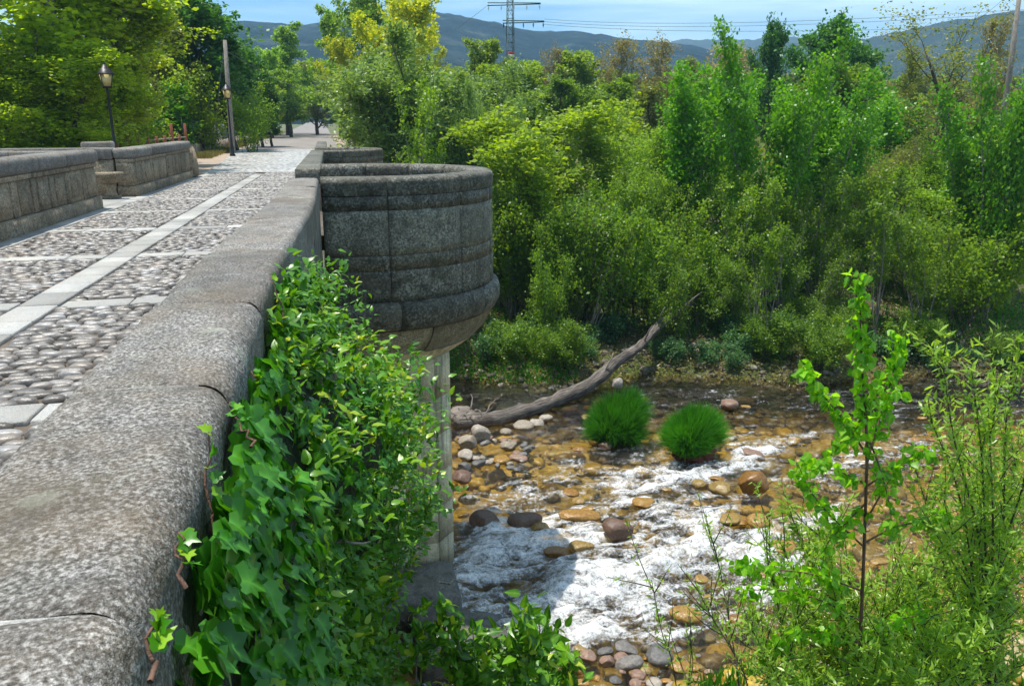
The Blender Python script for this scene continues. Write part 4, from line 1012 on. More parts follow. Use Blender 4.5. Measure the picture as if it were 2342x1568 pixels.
# --- middle distance wood, right of the road
BG = [
 ('ash', 1010, 150, 95, 110, 'leafy tree peeping over the top of the big willow'),
 ('lime', 1095, 95, 88, 100, 'yellow-green tree just left of the pylon'),
 ('lime', 1135, 150, 76, 90, 'bushy lime tree touching the left leg of the pylon'),
 ('lime', 1215, 140, 80, 110, 'yellow-green tree just right of the pylon'),
 ('brown', 1262, 112, 86, 80, 'greyish half bare tree between the pylon and the yellow tree'),
 ('lime', 1345, 118, 84, 120, 'rounded yellow-topped tree left of the brown bare pair'),
 ('brown', 1435, 92, 84, 110, 'tall brown budding tree, left one of the bare pair'),
 ('brown', 1495, 92, 86, 100, 'tall brown budding tree, right one of the bare pair'),
 ('olive', 1560, 135, 82, 110, 'olive tree right of the brown bare pair'),
 ('brown', 1640, 105, 90, 130, 'brown leafless clump behind the top of the left poplar thicket'),
 ('brown', 1710, 110, 92, 90, 'small brown leafless tree left of the dark round tree'),
 ('ash', 1280, 180, 66, 130, 'dull green tree in front of the greyish half bare one'),
 ('ash', 1400, 175, 64, 140, 'broad dull green tree below the bare pair'),
 ('olive', 1500, 195, 60, 130, 'low olive tree above the fuzzy bush'),
 ('lime', 1195, 215, 60, 110, 'low yellow-green tree at the foot of the pylon'),
 ('lime', 1060, 190, 62, 110, 'low yellow tree hidden half behind the willow'),
 ('darkround', 1885, 55, 72, 150, 'tall dark green round-headed tree on the skyline'),
 ('darkround', 1780, 60, 76, 80, 'narrow dark green tree left of the round-headed one'),
 ('darkround', 1985, 98, 74, 110, 'lower dark tree stepping down on the right of the round-headed one'),
 ('ash', 1900, 140, 58, 150, 'mid green tree in front of the dark round-headed one'),
 ('ash', 2000, 150, 56, 110, 'mid green tree with shaded foot below the lower dark tree'),
 ('olive', 2085, 115, 50, 70, 'slender pale tree standing alone against the blue slope'),
 ('bare', 2225, 25, 36, 330, 'leafless spreading tree against the sky at the upper right'),
 ('brown', 2310, 35, 48, 100, 'brownish bare tree near the leaning pole'),
 ('olive', 2180, 205, 70, 150, 'low brown-green wood tree at the foot of the right slope'),
 ('lime', 2060, 225, 60, 120, 'low yellow-green tree right of the shaded mid green one'),
 ('ash', 1600, 190, 66, 130, 'dull tree showing between the fuzzy bush and the poplar thicket'),
]
for a in BG: tree(*a)
# rows of plain trees closing the wood, nobody could tell one from its neighbour
for i in range(46):
    vx = 980 + 1400 * (i + rt.uniform(0, 1)) / 46
    k = ['ash', 'olive', 'lime', 'brown', 'olive'][i % 5]
    tree(k, vx, rt.uniform(150, 185) + (25 if vx > 2000 else 0), rt.uniform(105, 150), rt.uniform(70, 110), 'one of the small far trees that close the valley wood below the mountains', group='far trees of the valley wood')
for i in range(14):
    vx = -60 + 800 * (i + rt.uniform(0, 1)) / 14
    tree(['ash', 'olive', 'lime'][i % 3], vx, rt.uniform(130, 190), rt.uniform(95, 130), rt.uniform(90, 130), 'one of the far trees closing the view behind the fence and poplars', group='far trees behind the fence', zb=-0.8)
# --- far bank, near the water
FB = [
 ('maple', 1285, 285, 31, 200, 'thin sapling with a bare pale stem and yellow-green crown, left part of the far bank'),
 ('maple', 1215, 250, 34, 190, 'yellow-flowered maple-like tree just right of the willow'),
 ('shrublime', 1240, 330, 37, 190, 'lime bush behind the thin sapling'),
 ('maple', 1400, 235, 38, 170, 'yellow-green maple-like tree above the fuzzy lime bush'),
 ('shrublime', 1450, 245, 42, 190, 'pale yellow-green bush on the terrace left of the poplar thicket'),
 ('fuzz', 1470, 300, 36, 250, 'large soft lime-green fuzzy bush left of the centre poplar thicket'),
 ('fuzz', 1590, 360, 34, 230, 'soft lime-green fuzzy bush below the left poplar thicket'),
 ('sapling', 1590, 150, 33, 190, 'leafy poplar thicket, leftmost of three, glossy bright green'),
 ('sapling', 1680, 165, 35, 160, 'poplar thicket between the leftmost one and the tall one'),
 ('tallsapling', 1785, 70, 30, 210, 'tallest glossy poplar saplings with thin grey trunk above the fallen log end'),
 ('sapling', 1900, 180, 32, 180, 'darker poplar saplings right of the tallest ones'),
 ('sapling', 1960, 235, 34, 100, 'short poplar shoots right of the darker saplings'),
 ('fuzzolive', 2080, 320, 36, 300, 'wide soft olive-green bush on the far bank right of centre'),
 ('fuzzolive', 1940, 370, 38, 200, 'soft olive bush behind the poplar trunks'),
 ('fuzz', 2190, 360, 33, 220, 'soft green bush beside the right-hand poplars'),
 ('shrubbright', 2080, 215, 44, 150, 'bright leafy bush under the slender pale tree'),
 ('shrubbright', 2190, 270, 40, 170, 'glossy green bush in front of the bare tree'),
 ('tallsapling', 2285, 190, 28, 200, 'tall deep green sapling group at the right edge under the bare tree'),
 ('sapling', 2345, 150, 26, 150, 'deep green sapling cut by the right edge'),
 ('shrublime', 2300, 330, 27, 230, 'yellow-green bush against the right edge of the far bank'),
 ('shrublime', 2030, 290, 46, 120, 'pale bush in the gap between poplars and glossy bush'),
 ('shrub', 1180, 420, 31, 190, 'green bush beside the rim of the bay on the far bank'),
 ('bankshrub', 1330, 470, 29.5, 200, 'green bush at the foot of the thin sapling'),
 ('bankshrub', 1450, 455, 28.8, 220, 'leafy green bush overhanging the water left of the log'),
 ('shrub', 1560, 470, 29.5, 180, 'leafy green bush just above the log'),
 ('bankshrub', 1540, 600, 27.3, 120, 'low green bush touching the upper side of the log'),
 ('bankshrub', 1665, 520, 30, 160, 'dark bush beside the upper end of the fallen log'),
 ('bankshrub', 1840, 500, 30, 180, 'dark bush between the poplar trunks'),
 ('bankshrub', 1990, 480, 31, 200, 'shaded bush right of the poplar trunks'),
 ('shrub', 2240, 470, 26, 220, 'green bush hanging over the right part of the far bank'),
 ('bankshrub', 2140, 500, 30, 180, 'shaded bush left of the one that hangs over the right bank'),
 ('bankshrub', 1250, 560, 27.8, 120, 'small bush low on the shaded bank behind the pier'),
]
for a in FB: tree(*a, cat='tree' if a[0] in ('maple', 'sapling', 'tallsapling') else 'bush', name='sapling' if a[0] in ('maple', 'sapling', 'tallsapling') else 'bush')
for i in range(44):
    x = 3.2 + 22 * (i + rt.uniform(0, 1)) / 44; d = rt.uniform(3.2, 8.5); y = float(far_bank(x)) + d
    mt, mc, H0, W0 = LIB['thicket']; s = rt.uniform(0.7, 1.15)
    t = thing('bush', 'one of the thin stemmed dark bushes crowding the shaded slope of the far bank', 'bush', (x, y, gz(x, y) - 0.1), 'thin stemmed bushes on the far bank slope')
    t.scale = (s, s, s); t.rotation_euler = (rt.normal() * .12, rt.normal() * .12, rt.uniform(0, 6)); link('stems', mt, t); link('foliage', mc, t)
for i in range(30):
    x = 3.4 + 21 * (i + rt.uniform(0, 1)) / 30; y = float(far_bank(x)) + rt.uniform(0.5, 3.2)
    mt, mc, H0, W0 = LIB['teal']; s = rt.uniform(0.7, 1.3)
    t = thing('plant', 'one of the low blue-green leafy plants along the far waterline', 'plant', (x, y, gz(x, y) - 0.05), 'low plants along the far waterline')
    t.scale = (s, s, s); t.rotation_euler = (0, 0, rt.uniform(0, 6)); link('stems', mt, t); link('foliage', mc, t)
for i in range(30):
    x = 3.0 + 21 * (i + rt.uniform(0, 1)) / 30; y = float(far_bank(x)) + rt.uniform(0.9, 4.2)
    mt, mc, H0, W0 = LIB['bankshrub' if i % 5 else 'shrub']; s = rt.uniform(0.4, 0.75)
    if abs(x - 12.8) < 1.9 or abs(x - 10.5) < .9: continue
    t = thing('bush', 'one of the green bushes leaning over the water along the foot of the far bank', 'bush', (x, y, gz(x, y) - 0.15), 'green bushes at the foot of the far bank')
    t.scale = (s * 1.15, s * 1.15, s * .85); t.rotation_euler = (rt.uniform(.0, .35), 0, rt.normal() * .6); link('stems', mt, t); link('foliage', mc, t)
for i in range(26):
    x = 3.0 + 20 * (i + rt.uniform(0, 1)) / 26; y = float(far_bank(x)) + rt.uniform(1.8, 6.5)
    mt, mc, H0, W0 = LIB['stemmy']; s = rt.uniform(0.75, 1.2)
    t = thing('sapling', 'one of the slim pale-stemmed saplings on the far bank slope, leafy only at the top', 'sapling', (x, y, gz(x, y) - 0.1), 'slim pale saplings on the far bank slope')
    t.scale = (s * .9, s * .9, s); t.rotation_euler = (rt.normal() * .13, rt.normal() * .13, rt.uniform(0, 6)); link('stems', mt, t); link('foliage', mc, t)
# grass and leaf litter of the banks
def blades(seed, P, h, w, m, name, lean=0.35, root=None, parent=None):
    r = np.random.default_rng(seed); n = len(P); a = r.uniform(0, 2 * PI, n)
    d = unit(np.stack([np.cos(a) * lean * r.uniform(0, 1.6, n), np.sin(a) * lean * r.uniform(0, 1.6, n), np.ones(n)], 1))
    nrm = unit(np.stack([np.cos(a + 1.3), np.sin(a + 1.3), r.uniform(0, .6, n)], 1))
    V, F = leaf_quads(r, P, d, nrm, h * r.uniform(0.6, 1.3, n), np.full(n, w), 0.1)
    return obj(name, V, F, m, parent, False, {'rnd': ('FACE', r.uniform(0, 1, n))})
r = np.random.default_rng(5)
n = 52000; x = r.uniform(3.0, 34, n); d = r.uniform(0.02, 1, n) ** 1.7 * 30; y = far_bank(x) + d
keepm = (vn(np.stack([x, y], -1), 0.45, 77) > -0.25)
x, y = x[keepm], y[keepm]
tag(blades(1, np.stack([x, y, ground_z(x, y)], -1), 0.30, 0.022, M['grass'], 'grass'), 'long grass growing over the far bank and terrace', 'grass', kind='stuff')
n = 34000; x = r.uniform(2, 30, n); y = far_bank(x) + 12 * r.uniform(0, 1, n) ** 1.7
V, F = leaf_quads(r, np.stack([x, y, ground_z(x, y) + r.uniform(0, .25, n)], -1), rndunit(r, n) * np.array([1, 1, .5]), unit(rndunit(r, n) + np.array([0, 0, .5])), r.uniform(0.06, 0.2, n), r.uniform(0.008, 0.03, n))
n3_ = 2400; x3 = r.uniform(1.5, 30, n3_); y3 = far_bank(x3) - .5 + 4.2 * r.uniform(0, 1, n3_) ** 1.6; s3 = .03 + .13 * r.uniform(0, 1, n3_) ** 2.5
V0_, F0_ = ico(1); V0_ = V0_ * (1 + 0.5 * fbm(V0_, 1.2, 2, 50))[:, None]; a3 = r.uniform(0, 6.28, n3_); Q3 = V0_[None] * (s3[:, None] * np.stack([r.uniform(.8, 1.4, n3_), r.uniform(.7, 1.1, n3_), r.uniform(.5, .8, n3_)], 1))[:, None]
c3, d3 = np.cos(a3)[:, None], np.sin(a3)[:, None]; z3 = ground_z(x3, y3) + .2 * s3
Q3 = np.stack([Q3[..., 0] * c3 - Q3[..., 1] * d3 + x3[:, None], Q3[..., 0] * d3 + Q3[..., 1] * c3 + y3[:, None], Q3[..., 2] + z3[:, None]], -1)
tag(obj('bank_stones', Q3.reshape(-1, 3), (F0_[None] + (np.arange(n3_) * len(V0_))[:, None, None]).reshape(-1, 3), M['bankstone'], None, True), 'grey and brown stones littering the foot of the far bank', 'stones', kind='stuff')
tag(obj('dead_twigs', V, F, M['lf_brown'], None, False, {'rnd': ('FACE', r.uniform(0, 1, n))}), 'dead twigs and dry leaf litter on the shaded bank slope', 'leaf litter', kind='stuff')
n = 9000; x = r.uniform(-12, -6.6, n); y = 50 + 110 * r.uniform(0, 1, n) ** 1.5; x = np.where(r.uniform(0, 1, n) < .7, -6.7 - 0.012 * (y - 60) - r.uniform(0, 1.2, n), x)
tag(blades(3, np.stack([x, y, -0.56 + 0 * x], -1), 0.28, 0.02, M['drygrass'], 'grass'), 'dry tufts of verge grass between road and low wall', 'grass', kind='stuff')
n = 16000; x = r.uniform(3.2, 18, n); y = near_bank(x) - r.uniform(-0.2, 7, n)
tag(blades(4, np.stack([x, y, ground_z(x, y)], -1), 0.35, 0.02, M['grass'], 'grass'), 'dark green grass on the near bank under the foreground saplings', 'grass', kind='stuff')
n = 40000; x = r.uniform(10, 240, n); y = r.uniform(45, 330, n)
V, F = leaf_quads(r, np.stack([x, y, ground_z(x, y) + r.uniform(0, 1.6, n)], -1), rndunit(r, n), unit(rndunit(r, n) + np.array([0, 0, .6])), r.uniform(0.5, 1.3, n), r.uniform(0.2, 0.5, n))
tag(obj('valley_scrub', V, F, M['lf_olive'], None, False, {'rnd': ('FACE', r.uniform(0, 1, n))}), 'distant low scrub that covers the valley floor between the trees', 'scrub', kind='stuff')

# ------------------------------------------------------------------ river : stones, log, tussocks
ROCK = []
for k in range(7):
    V, F = ico(3); r = np.random.default_rng(100 + k); sc3 = r.uniform(0.75, 1.2, 3)
    cut = unit(r.normal(size=(9, 3))); h_ = r.uniform(.62, .92, 9)
    for c_, q_ in zip(cut, h_):
        o_ = np.clip(V @ c_ - q_, 0, None); V = V - o_[:, None] * c_ * .85
    V = V * (1 + 0.22 * fbm(V, 0.9, 3, k * 3) + 0.05 * fbm(V, 4, 3, k))[:, None]
    V = np.sign(V) * np.abs(V) ** 0.92 * sc3
    ROCK.append((V, F))
V, F = ico(1); ROCKL = [(V * (1 + 0.5 * fbm(V, 1.2, 2, k + 50))[:, None], F) for k in range(6)]
rock_me = {}
def rock(vx, vy, w, m, label, h=0.6, sink=0.35, elong=1.0, group=None, name='boulder', k=None, zbase=None):
    z = WZ if zbase is None else zbase
    p = at(vx, vy + w * 0.12, z=z); dist = (p - np.array([0, 0, EYE])) @ C_F; W = w * dist / FV / 2
    k = len(rock_me) % 7 if k is None else k
    V, F = ROCK[k]; sx, sy, sz = W, W / elong, W * h
    key = (k, m, vx)
    me = mesh(name, V, F, M[m], True); rock_me[key] = me
    o = link(name, me, None, (p[0], p[1], z + sz * (1 - 2 * sink)), (rng.uniform(-.15, .15), rng.uniform(-.15, .15), rng.uniform(-.5, .5) + YAW), (sx, sy, sz))
    ROCKPOS.append((p[0], p[1], W))
    return tag(o, label, 'rock', group)
ROCKPOS = []
RK = [
 (1412, 1218, 66, 'brown_rock', 'round dark reddish-brown boulder standing dry in the middle of the rapids', .95, .22, 1.0),
 (1722, 1108, 64, 'amber_rock', 'round amber boulder with a pale dry top, right of the rapids', .85, .25, 1.0),
 (1648, 1115, 64, 'amber_rock', 'flat wet amber boulder left of the round pale-topped one', .45, .3, 1.3),
 (1600, 1105, 36, 'amber_rock', 'small dark amber stone at the left of the flat wet one', .6, .35, 1.0),
 (1470, 1147, 46, 'amber_rock', 'golden-green domed stone above the dark reddish boulder', .6, .3, 1.0),
 (1665, 930, 38, 'pink_rock', 'rounded dry grey-pink stone behind the right grass tussock', .9, .2, 1.0),
 (1720, 1034, 44, 'pink_rock', 'flat brown-pink stone right of the right tussock', .4, .3, 1.3),
 (1200, 1190, 76, 'brown_rock', 'large brown boulder awash in the shade of the bay', .7, .35, 1.0),
 (1235, 1205, 44, 'amber_rock', 'golden stone at the sunlit end of the shaded boulder', .6, .4, 1.0),
 (1108, 1185, 80, 'brown_rock', 'dark boulder under churning water beside the pier', .5, .45, 1.0),
 (1737, 1190, 60, 'amber_rock', 'wet amber boulder at the right edge of the white water', .6, .35, 1.0),
 (1790, 1245, 54, 'amber_rock', 'amber boulder behind the thin willow shoot, right of the rapids', .6, .35, 1.0),
 (1665, 1178, 52, 'amber_rock', 'dark gold stone in foam left of the wet amber boulder', .4, .45, 1.0),
 (1325, 1170, 84, 'amber_rock', 'long low golden ledge stone above the rapids', .35, .4, 1.5),
 (1330, 1245, 54, 'amber_rock', 'yellow-brown stone left of the dark reddish boulder', .55, .4, 1.0),
 (1275, 1255, 60, 'amber_rock', 'submerged golden stone in the sunlit middle rapids', .35, .45, 1.4),
 (1325, 1310, 56, 'amber_rock', 'golden stone below the sunlit foam, centre of the stream', .5, .4, 1.0),
 (1572, 1402, 86, 'amber_rock', 'broad flat gold stone at the lower end of the rapids', .4, .3, 1.5),
 (1690, 1412, 44, 'amber_rock', 'small gold stone right of the broad flat one', .5, .3, 1.2),
 (1505, 1502, 60, 'grey_rock', 'dark slate-coloured round stone near the bottom edge', .75, .2, 1.1),
 (1438, 1517, 56, 'grey_rock', 'pale grey round stone left of the slate-coloured one', .6, .2, 1.1),
 (1432, 1480, 52, 'grey_rock', 'flat dark stone just above the pale grey one', .4, .25, 1.2),
 (1388, 1512, 34, 'pink_rock', 'pinkish pebble left of the pale grey stone', .7, .25, 1.0),
 (1345, 1498, 48, 'pink_rock', 'brown-pink flat stone beside the ivy shrub tip', .4, .25, 1.2),
 (1460, 1545, 42, 'pink_rock', 'reddish stone at the very bottom under the grey ones', .6, .25, 1.1),
 (1555, 1520, 44, 'amber_rock', 'amber stone right of the slate-coloured one', .5, .3, 1.1),
 (1495, 1562, 34, 'pale_rock', 'pale pebble cut by the bottom edge', .7, .25, 1.0),
 (1550, 1566, 50, 'pale_rock', 'flat pale greenish stone cut by the bottom edge', .4, .25, 1.2),
 (1100, 1005, 42, 'pale_rock', 'tall pale upright stone beside the log root', 1.3, .15, 1.0),
 (1070, 1015, 42, 'pale_rock', 'pale rounded stone leaning on the tall upright one', .8, .2, 1.0),
 (1066, 1043, 44, 'pale_rock', 'flat tilted stone in front of the pale upright one', .6, .25, 1.0),
 (1158, 990, 32, 'pale_rock', 'beige pebble right of the pale upright stone', .7, .25, 1.0),
 (1162, 1021, 34, 'pale_rock', 'round beige stone below the beige pebble', .8, .2, 1.0),
 (1145, 1053, 38, 'amber_rock', 'round wet amber stone at the pebble heap edge', .7, .25, 1.0),
 (1185, 1047, 40, 'pink_rock', 'flat brown stone right of the amber one at the heap', .5, .25, 1.2),
 (1095, 1060, 34, 'grey_rock', 'grey stone inside the pebble heap', .6, .25, 1.2),
 (1063, 1068, 30, 'grey_rock', 'small dark stone against the pier in the heap', .7, .25, 1.0),
 (1058, 1090, 56, 'brown_rock', 'wedge of dark wet rock touching the pier', .5, .3, 1.2),
 (1250, 957, 36, 'pale_rock', 'buff stone lodged against the middle of the log', .6, .25, 1.1),
 (1228, 966, 32, 'pale_rock', 'rounded buff stone, second of the row along the log', .6, .25, 1.1),
 (1196, 972, 46, 'pale_rock', 'long pale stone, third of the row along the log', .5, .25, 1.3),
 (1410, 888, 24, 'pale_rock', 'upright pale stone just behind the log bend', 1.5, .1, 1.0),
 (1345, 955, 30, 'amber_rock', 'amber stone between the log and the left tussock', .6, .3, 1.0),
 (1384, 1018, 30, 'pink_rock', 'wet pink stone at the foot of the left tussock', .6, .3, 1.0),
 (1615, 846, 34, 'pale_rock', 'pale stone at the far waterline right of the log', .6, .2, 1.2),
 (1777, 856, 26, 'pale_rock', 'small white-grey stone at the far waterline', .8, .2, 1.0),
]
for a in RK: rock(a[0], a[1], a[2], a[3], a[4], a[5], a[6], a[7])
r = np.random.default_rng(8)
for i in range(34):
    vx = r.uniform(1590, 1800); vy = r.uniform(792, 840)
    rock(vx, vy, r.uniform(12, 24), 'pale_rock', 'one of the pale stones heaped on the far bank gravel spit', .7, .3, 1.1, 'pale stones on the far gravel spit', 'stone', zbase=WZ + 0.15 + (842 - vy) * 0.008)
for i in range(26):
    vx = r.uniform(1040, 1215); vy = r.uniform(1000, 1075)
    rock(vx, vy, r.uniform(14, 24), ['grey_rock', 'pale_rock', 'pink_rock'][i % 3], 'one of the small pebbles filling the heap between pier and log root', .7, .25, 1.1, 'small pebbles in the heap by the pier', 'stone')
for i in range(30):
    vx = r.uniform(1310, 1640); vy = r.uniform(1480, 1580)
    rock(vx, vy, r.uniform(16, 34), ['amber_rock', 'pink_rock', 'amber_rock', 'grey_rock'][i % 4], 'one of the small wet stones in the shallows at the bottom of the picture', .5, .35, 1.1, 'small wet stones in the near shallows', 'stone')
for i in range(40):
    vx = r.uniform(1250, 2320); vy = r.uniform(925, 1400)
    rock(vx, vy, r.uniform(18, 42), 'amber_rock', 'one of the amber stones just breaking the surface of the stream', .4, .5, 1.2, 'amber stones awash in the stream', 'stone')
# submerged stones nobody could count
n = 4200; x = r.uniform(0, 32, n); t = r.uniform(0, 1, n) ** 1.15; y = near_bank(x) - 1.2 + (far_bank(x) - 0.6 - near_bank(x) + 1.2) * t
s = 0.06 + 0.26 * r.uniform(0, 1, n) ** 2.2; k = r.integers(0, 6, n)
TM = np.array([q[0] for q in ROCKL])[k]; a = r.uniform(0, 6.28, n)
Vx = TM * (s[:, None] * np.stack([r.uniform(.8, 1.4, n), r.uniform(.7, 1.1, n), r.uniform(.4, .7, n)], 1))[:, None, :]
ca_, sa_ = np.cos(a)[:, None], np.sin(a)[:, None]
zc = np.minimum(ground_z(x, y) + 0.05 + 0.25 * s, np.where((far_bank(x) - y > 1.0) & (y - near_bank(x) > 0.8), WZ - 0.14 - 0.6 * s, 99))
Vs = np.stack([Vx[..., 0] * ca_ - Vx[..., 1] * sa_ + x[:, None], Vx[..., 0] * sa_ + Vx[..., 1] * ca_ + y[:, None], Vx[..., 2] + zc[:, None]], -1)
nf = TM.shape[1]
F = (ROCKL[0][1][None] + (np.arange(n) * nf)[:, None, None]).reshape(-1, 3)
tag(obj('riverbed_stones', Vs.reshape(-1, 3), F, M['amber'], None, True), 'golden brown stones covering the bed of the stream', 'stones', kind='stuff')

# water sheet
xw = np.arange(-6, 33, 0.075); nyw = 250
X = np.repeat(xw[:, None], nyw, 1); lo = near_bank(X) - 1.3; hi = far_bank(X) + 0.9
Yw = lo + (hi - lo) * np.linspace(0, 1, nyw)
foam = np.zeros_like(X); rough = np.full_like(X, 0.12)
BL = [(1180, 1370, 1.5, 1.0, 1.15), (1100, 1340, 1.1, .8, 0.9), (1330, 1400, 1.6, .7, 0.75), (1190, 1120, .9, .5, .75), (1260, 1090, 1.6, .6, 0.4), (1130, 1220, 1.1, 1.2, .55),
      (1320, 1220, 1.0, .5, .55), (1450, 1090, 1.6, .4, .5), (1540, 1075, 1.2, .6, .75), (1640, 1060, 1.4, .7, .45), (1560, 1240, 1.3, .8, .6), (1690, 1280, 1.4, .9, 1.0), (1770, 1310, 1.0, .7, .9),
      (1470, 1360, 1.3, .7, .6), (1400, 1130, 1.8, .5, .35), (1640, 1380, 1.5, .5, .5), (1760, 1020, 1.6, .4, .5), (1900, 1075, 1.6, .5, .4), (1980, 1015, 1.6, .4, .3), (2080, 1035, .9, .5, .6),
      (1520, 1150, 2.2, 1.0, .3), (1460, 1040, 1.0, .3, .4), (1270, 1320, 1.3, .9, .45), (1550, 1310, 1.6, 1.0, .5), (1240, 905, 1.2, .4, .2), (1850, 1200, 1.3, .6, .4), (1330, 1450, 1.3, .4, .4)]
for vx, vy, rx, ry, st in BL:
    p = at(vx, vy, z=WZ); u = (X - p[0]) * math.cos(.35) + (Yw - p[1]) * math.sin(.35); v = -(X - p[0]) * math.sin(.35) + (Yw - p[1]) * math.cos(.35)
    g = np.exp(-(u / rx) ** 2 - (v / ry) ** 2); foam += st * g; rough += 1.1 * st * g
wakes = np.zeros_like(X)
for (px_, py_, w_) in ROCKPOS:
    if w_ > 0.12:
        u = (X - px_) * .94 + (Yw - py_) * .34; v = -(X - px_) * .34 + (Yw - py_) * .94
        ww = w_ * (1 + .25 * np.clip(-u / w_, 0, 6)); down = np.where(u < 0, np.exp(u / (w_ * 3.2)), np.exp(-(u / (w_ * 1.1)) ** 2))
        wakes = np.maximum(wakes, down * np.exp(-((np.abs(v) - w_ * .7) / (ww * .5)) ** 2))
foam += .55 * wakes * sst(0.15, 0.5, rough)
calm = sst(22.0, 24.0, Yw - 0.0 * X); foam *= 1 - 0.6 * calm; foam = 1.25 * (1 - np.exp(-1.35 * foam)); foam = np.minimum(foam, 1.0) * .82; foam += 0.15 * (1 - calm) + 0.16 * np.clip(fbm(np.stack([X * .5, Yw], -1), .7, 3, 60), 0, 1)
rough = np.clip(rough, 0.12, 1.0)
P2 = np.stack([X * 0.62 + Yw * 0.25, Yw * 1.2 - X * .3], -1)
crest = fbm(P2, 1.3, 3, 41, 0.6) + .6 * fbm(P2, 4.0, 3, 42, 0.6); foam += np.clip(crest, -.5, .6) * .85 * np.clip(foam, 0, 1)
Z = WZ + 0.06 * rough * wakes + 0.30 * rough * fbm(P2, 1.3, 3, 41, 0.6) + 0.14 * rough * fbm(P2, 4.0, 3, 42, 0.6) + 0.01 * fbm(P2, 3.0, 3, 43) - 0.10 * np.clip(foam, 0, 1) * 0
V = np.stack([X, Yw, Z], -1).reshape(-1, 3)
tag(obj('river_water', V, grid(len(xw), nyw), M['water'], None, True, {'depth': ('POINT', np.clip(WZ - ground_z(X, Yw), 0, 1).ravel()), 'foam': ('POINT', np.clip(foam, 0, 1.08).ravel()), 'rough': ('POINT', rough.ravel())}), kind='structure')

# fallen log
lp = [at(1040, 968, z=WZ + .1), at(1130, 962, z=WZ + .12), at(1250, 922, z=WZ + .2), at(1340, 888, z=WZ + .25), at(1395, 855, z=WZ + .5), at(1475, 790, z=WZ + 1.1), at(1545, 735, z=WZ + 1.7), at(1600, 682, z=WZ + 2.2), at(1640, 640, z=WZ + 2.7)]
for k_ in range(4, 8): lp[k_] = lp[3] + (lp[8] - lp[3]) * (k_ - 3) / 5
lp = np.array(lp); tt = np.linspace(0, 1, 70); s_ = np.linspace(0, 1, len(lp))
LP = np.stack([np.interp(tt, s_, lp[:, c]) for c in range(3)], 1)
LP[1:-1] += np.stack([.05 * np.sin(np.arange(68) * .5), .05 * np.cos(np.arange(68) * .37), .05 * np.sin(np.arange(68) * .29)], 1)
for _ in range(3): LP[1:-1] = (LP[:-2] + 2 * LP[1:-1] + LP[2:]) / 4
lg_ = thing('fallen_log', 'long fallen grey tree trunk lying from the pebble heap up into the far bank', 'log', LP[10])
mb = MB(); tube(mb, LP, np.interp(tt, [0, .06, .12, .5, 1], [0.31, 0.29, 0.25, 0.20, 0.09]), 16); V, F = mb.out()
V = V + 0.09 * (V - np.vstack([np.repeat(LP, 16, 0), LP[-1:]])) * 6 * fbm(V, 2.6, 4, 3)[:, None]
keep(obj('trunk', V, F, M['log'], lg_, True, {'around': ('POINT', np.r_[np.tile(np.abs(np.arange(16) - 8) * PI / 8, 70), 0]), 'along': ('POINT', np.r_[np.repeat(tt * 17, 16), 17])}), lg_)
V, F = ico(3); V = V * (1 + 0.35 * fbm(V, 1.6, 4, 12))[:, None] * np.array([.42, .38, .34]); rp_ = at(1055, 955, z=WZ + .2)
keep(obj('root_plate', V + rp_, F, M['log'], lg_, True), lg_)
r = np.random.default_rng(14)
for i in range(12):
    a = r.uniform(0, 6.28); st0 = rp_ + np.array([r.uniform(0, .7), r.uniform(-.3, .3), r.uniform(0, .2)])
    mb = MB(); tube(mb, path(r, st0, [math.cos(a), -0.6, r.uniform(-.2, .8)], r.uniform(.4, .9), 6, .35, 0), np.linspace(.035, .008, 6), 5); keep(mb.obj('root', M['log'], lg_, True), lg_)
for q, az in ((30, 1.2), (42, .6), (48, 2.0), (56, 1.0)):
    mb = MB(); tube(mb, path(r, LP[q], [math.cos(az), -.5, 1.3], r.uniform(.5, 1.0), 5, .2, 0), np.linspace(.05, .012, 5), 5); keep(mb.obj('branch_stub', M['log'], lg_, True), lg_)

for q_, dx_, dy_, lab_ in ((-3, -.2, -.9, 'green bush hiding the upper end of the fallen log'), (-9, .9, .2, 'green bush just right of the upper half of the fallen log')):
    mt, mc, H0, W0 = LIB['bankshrub']; bx_, by_ = LP[q_][0] + dx_, LP[q_][1] + dy_
    t = thing('bush', lab_, 'bush', (bx_, by_, gz(bx_, by_) - .1)); t.scale = (.8, .8, .85); link('stems', mt, t); link('foliage', mc, t)
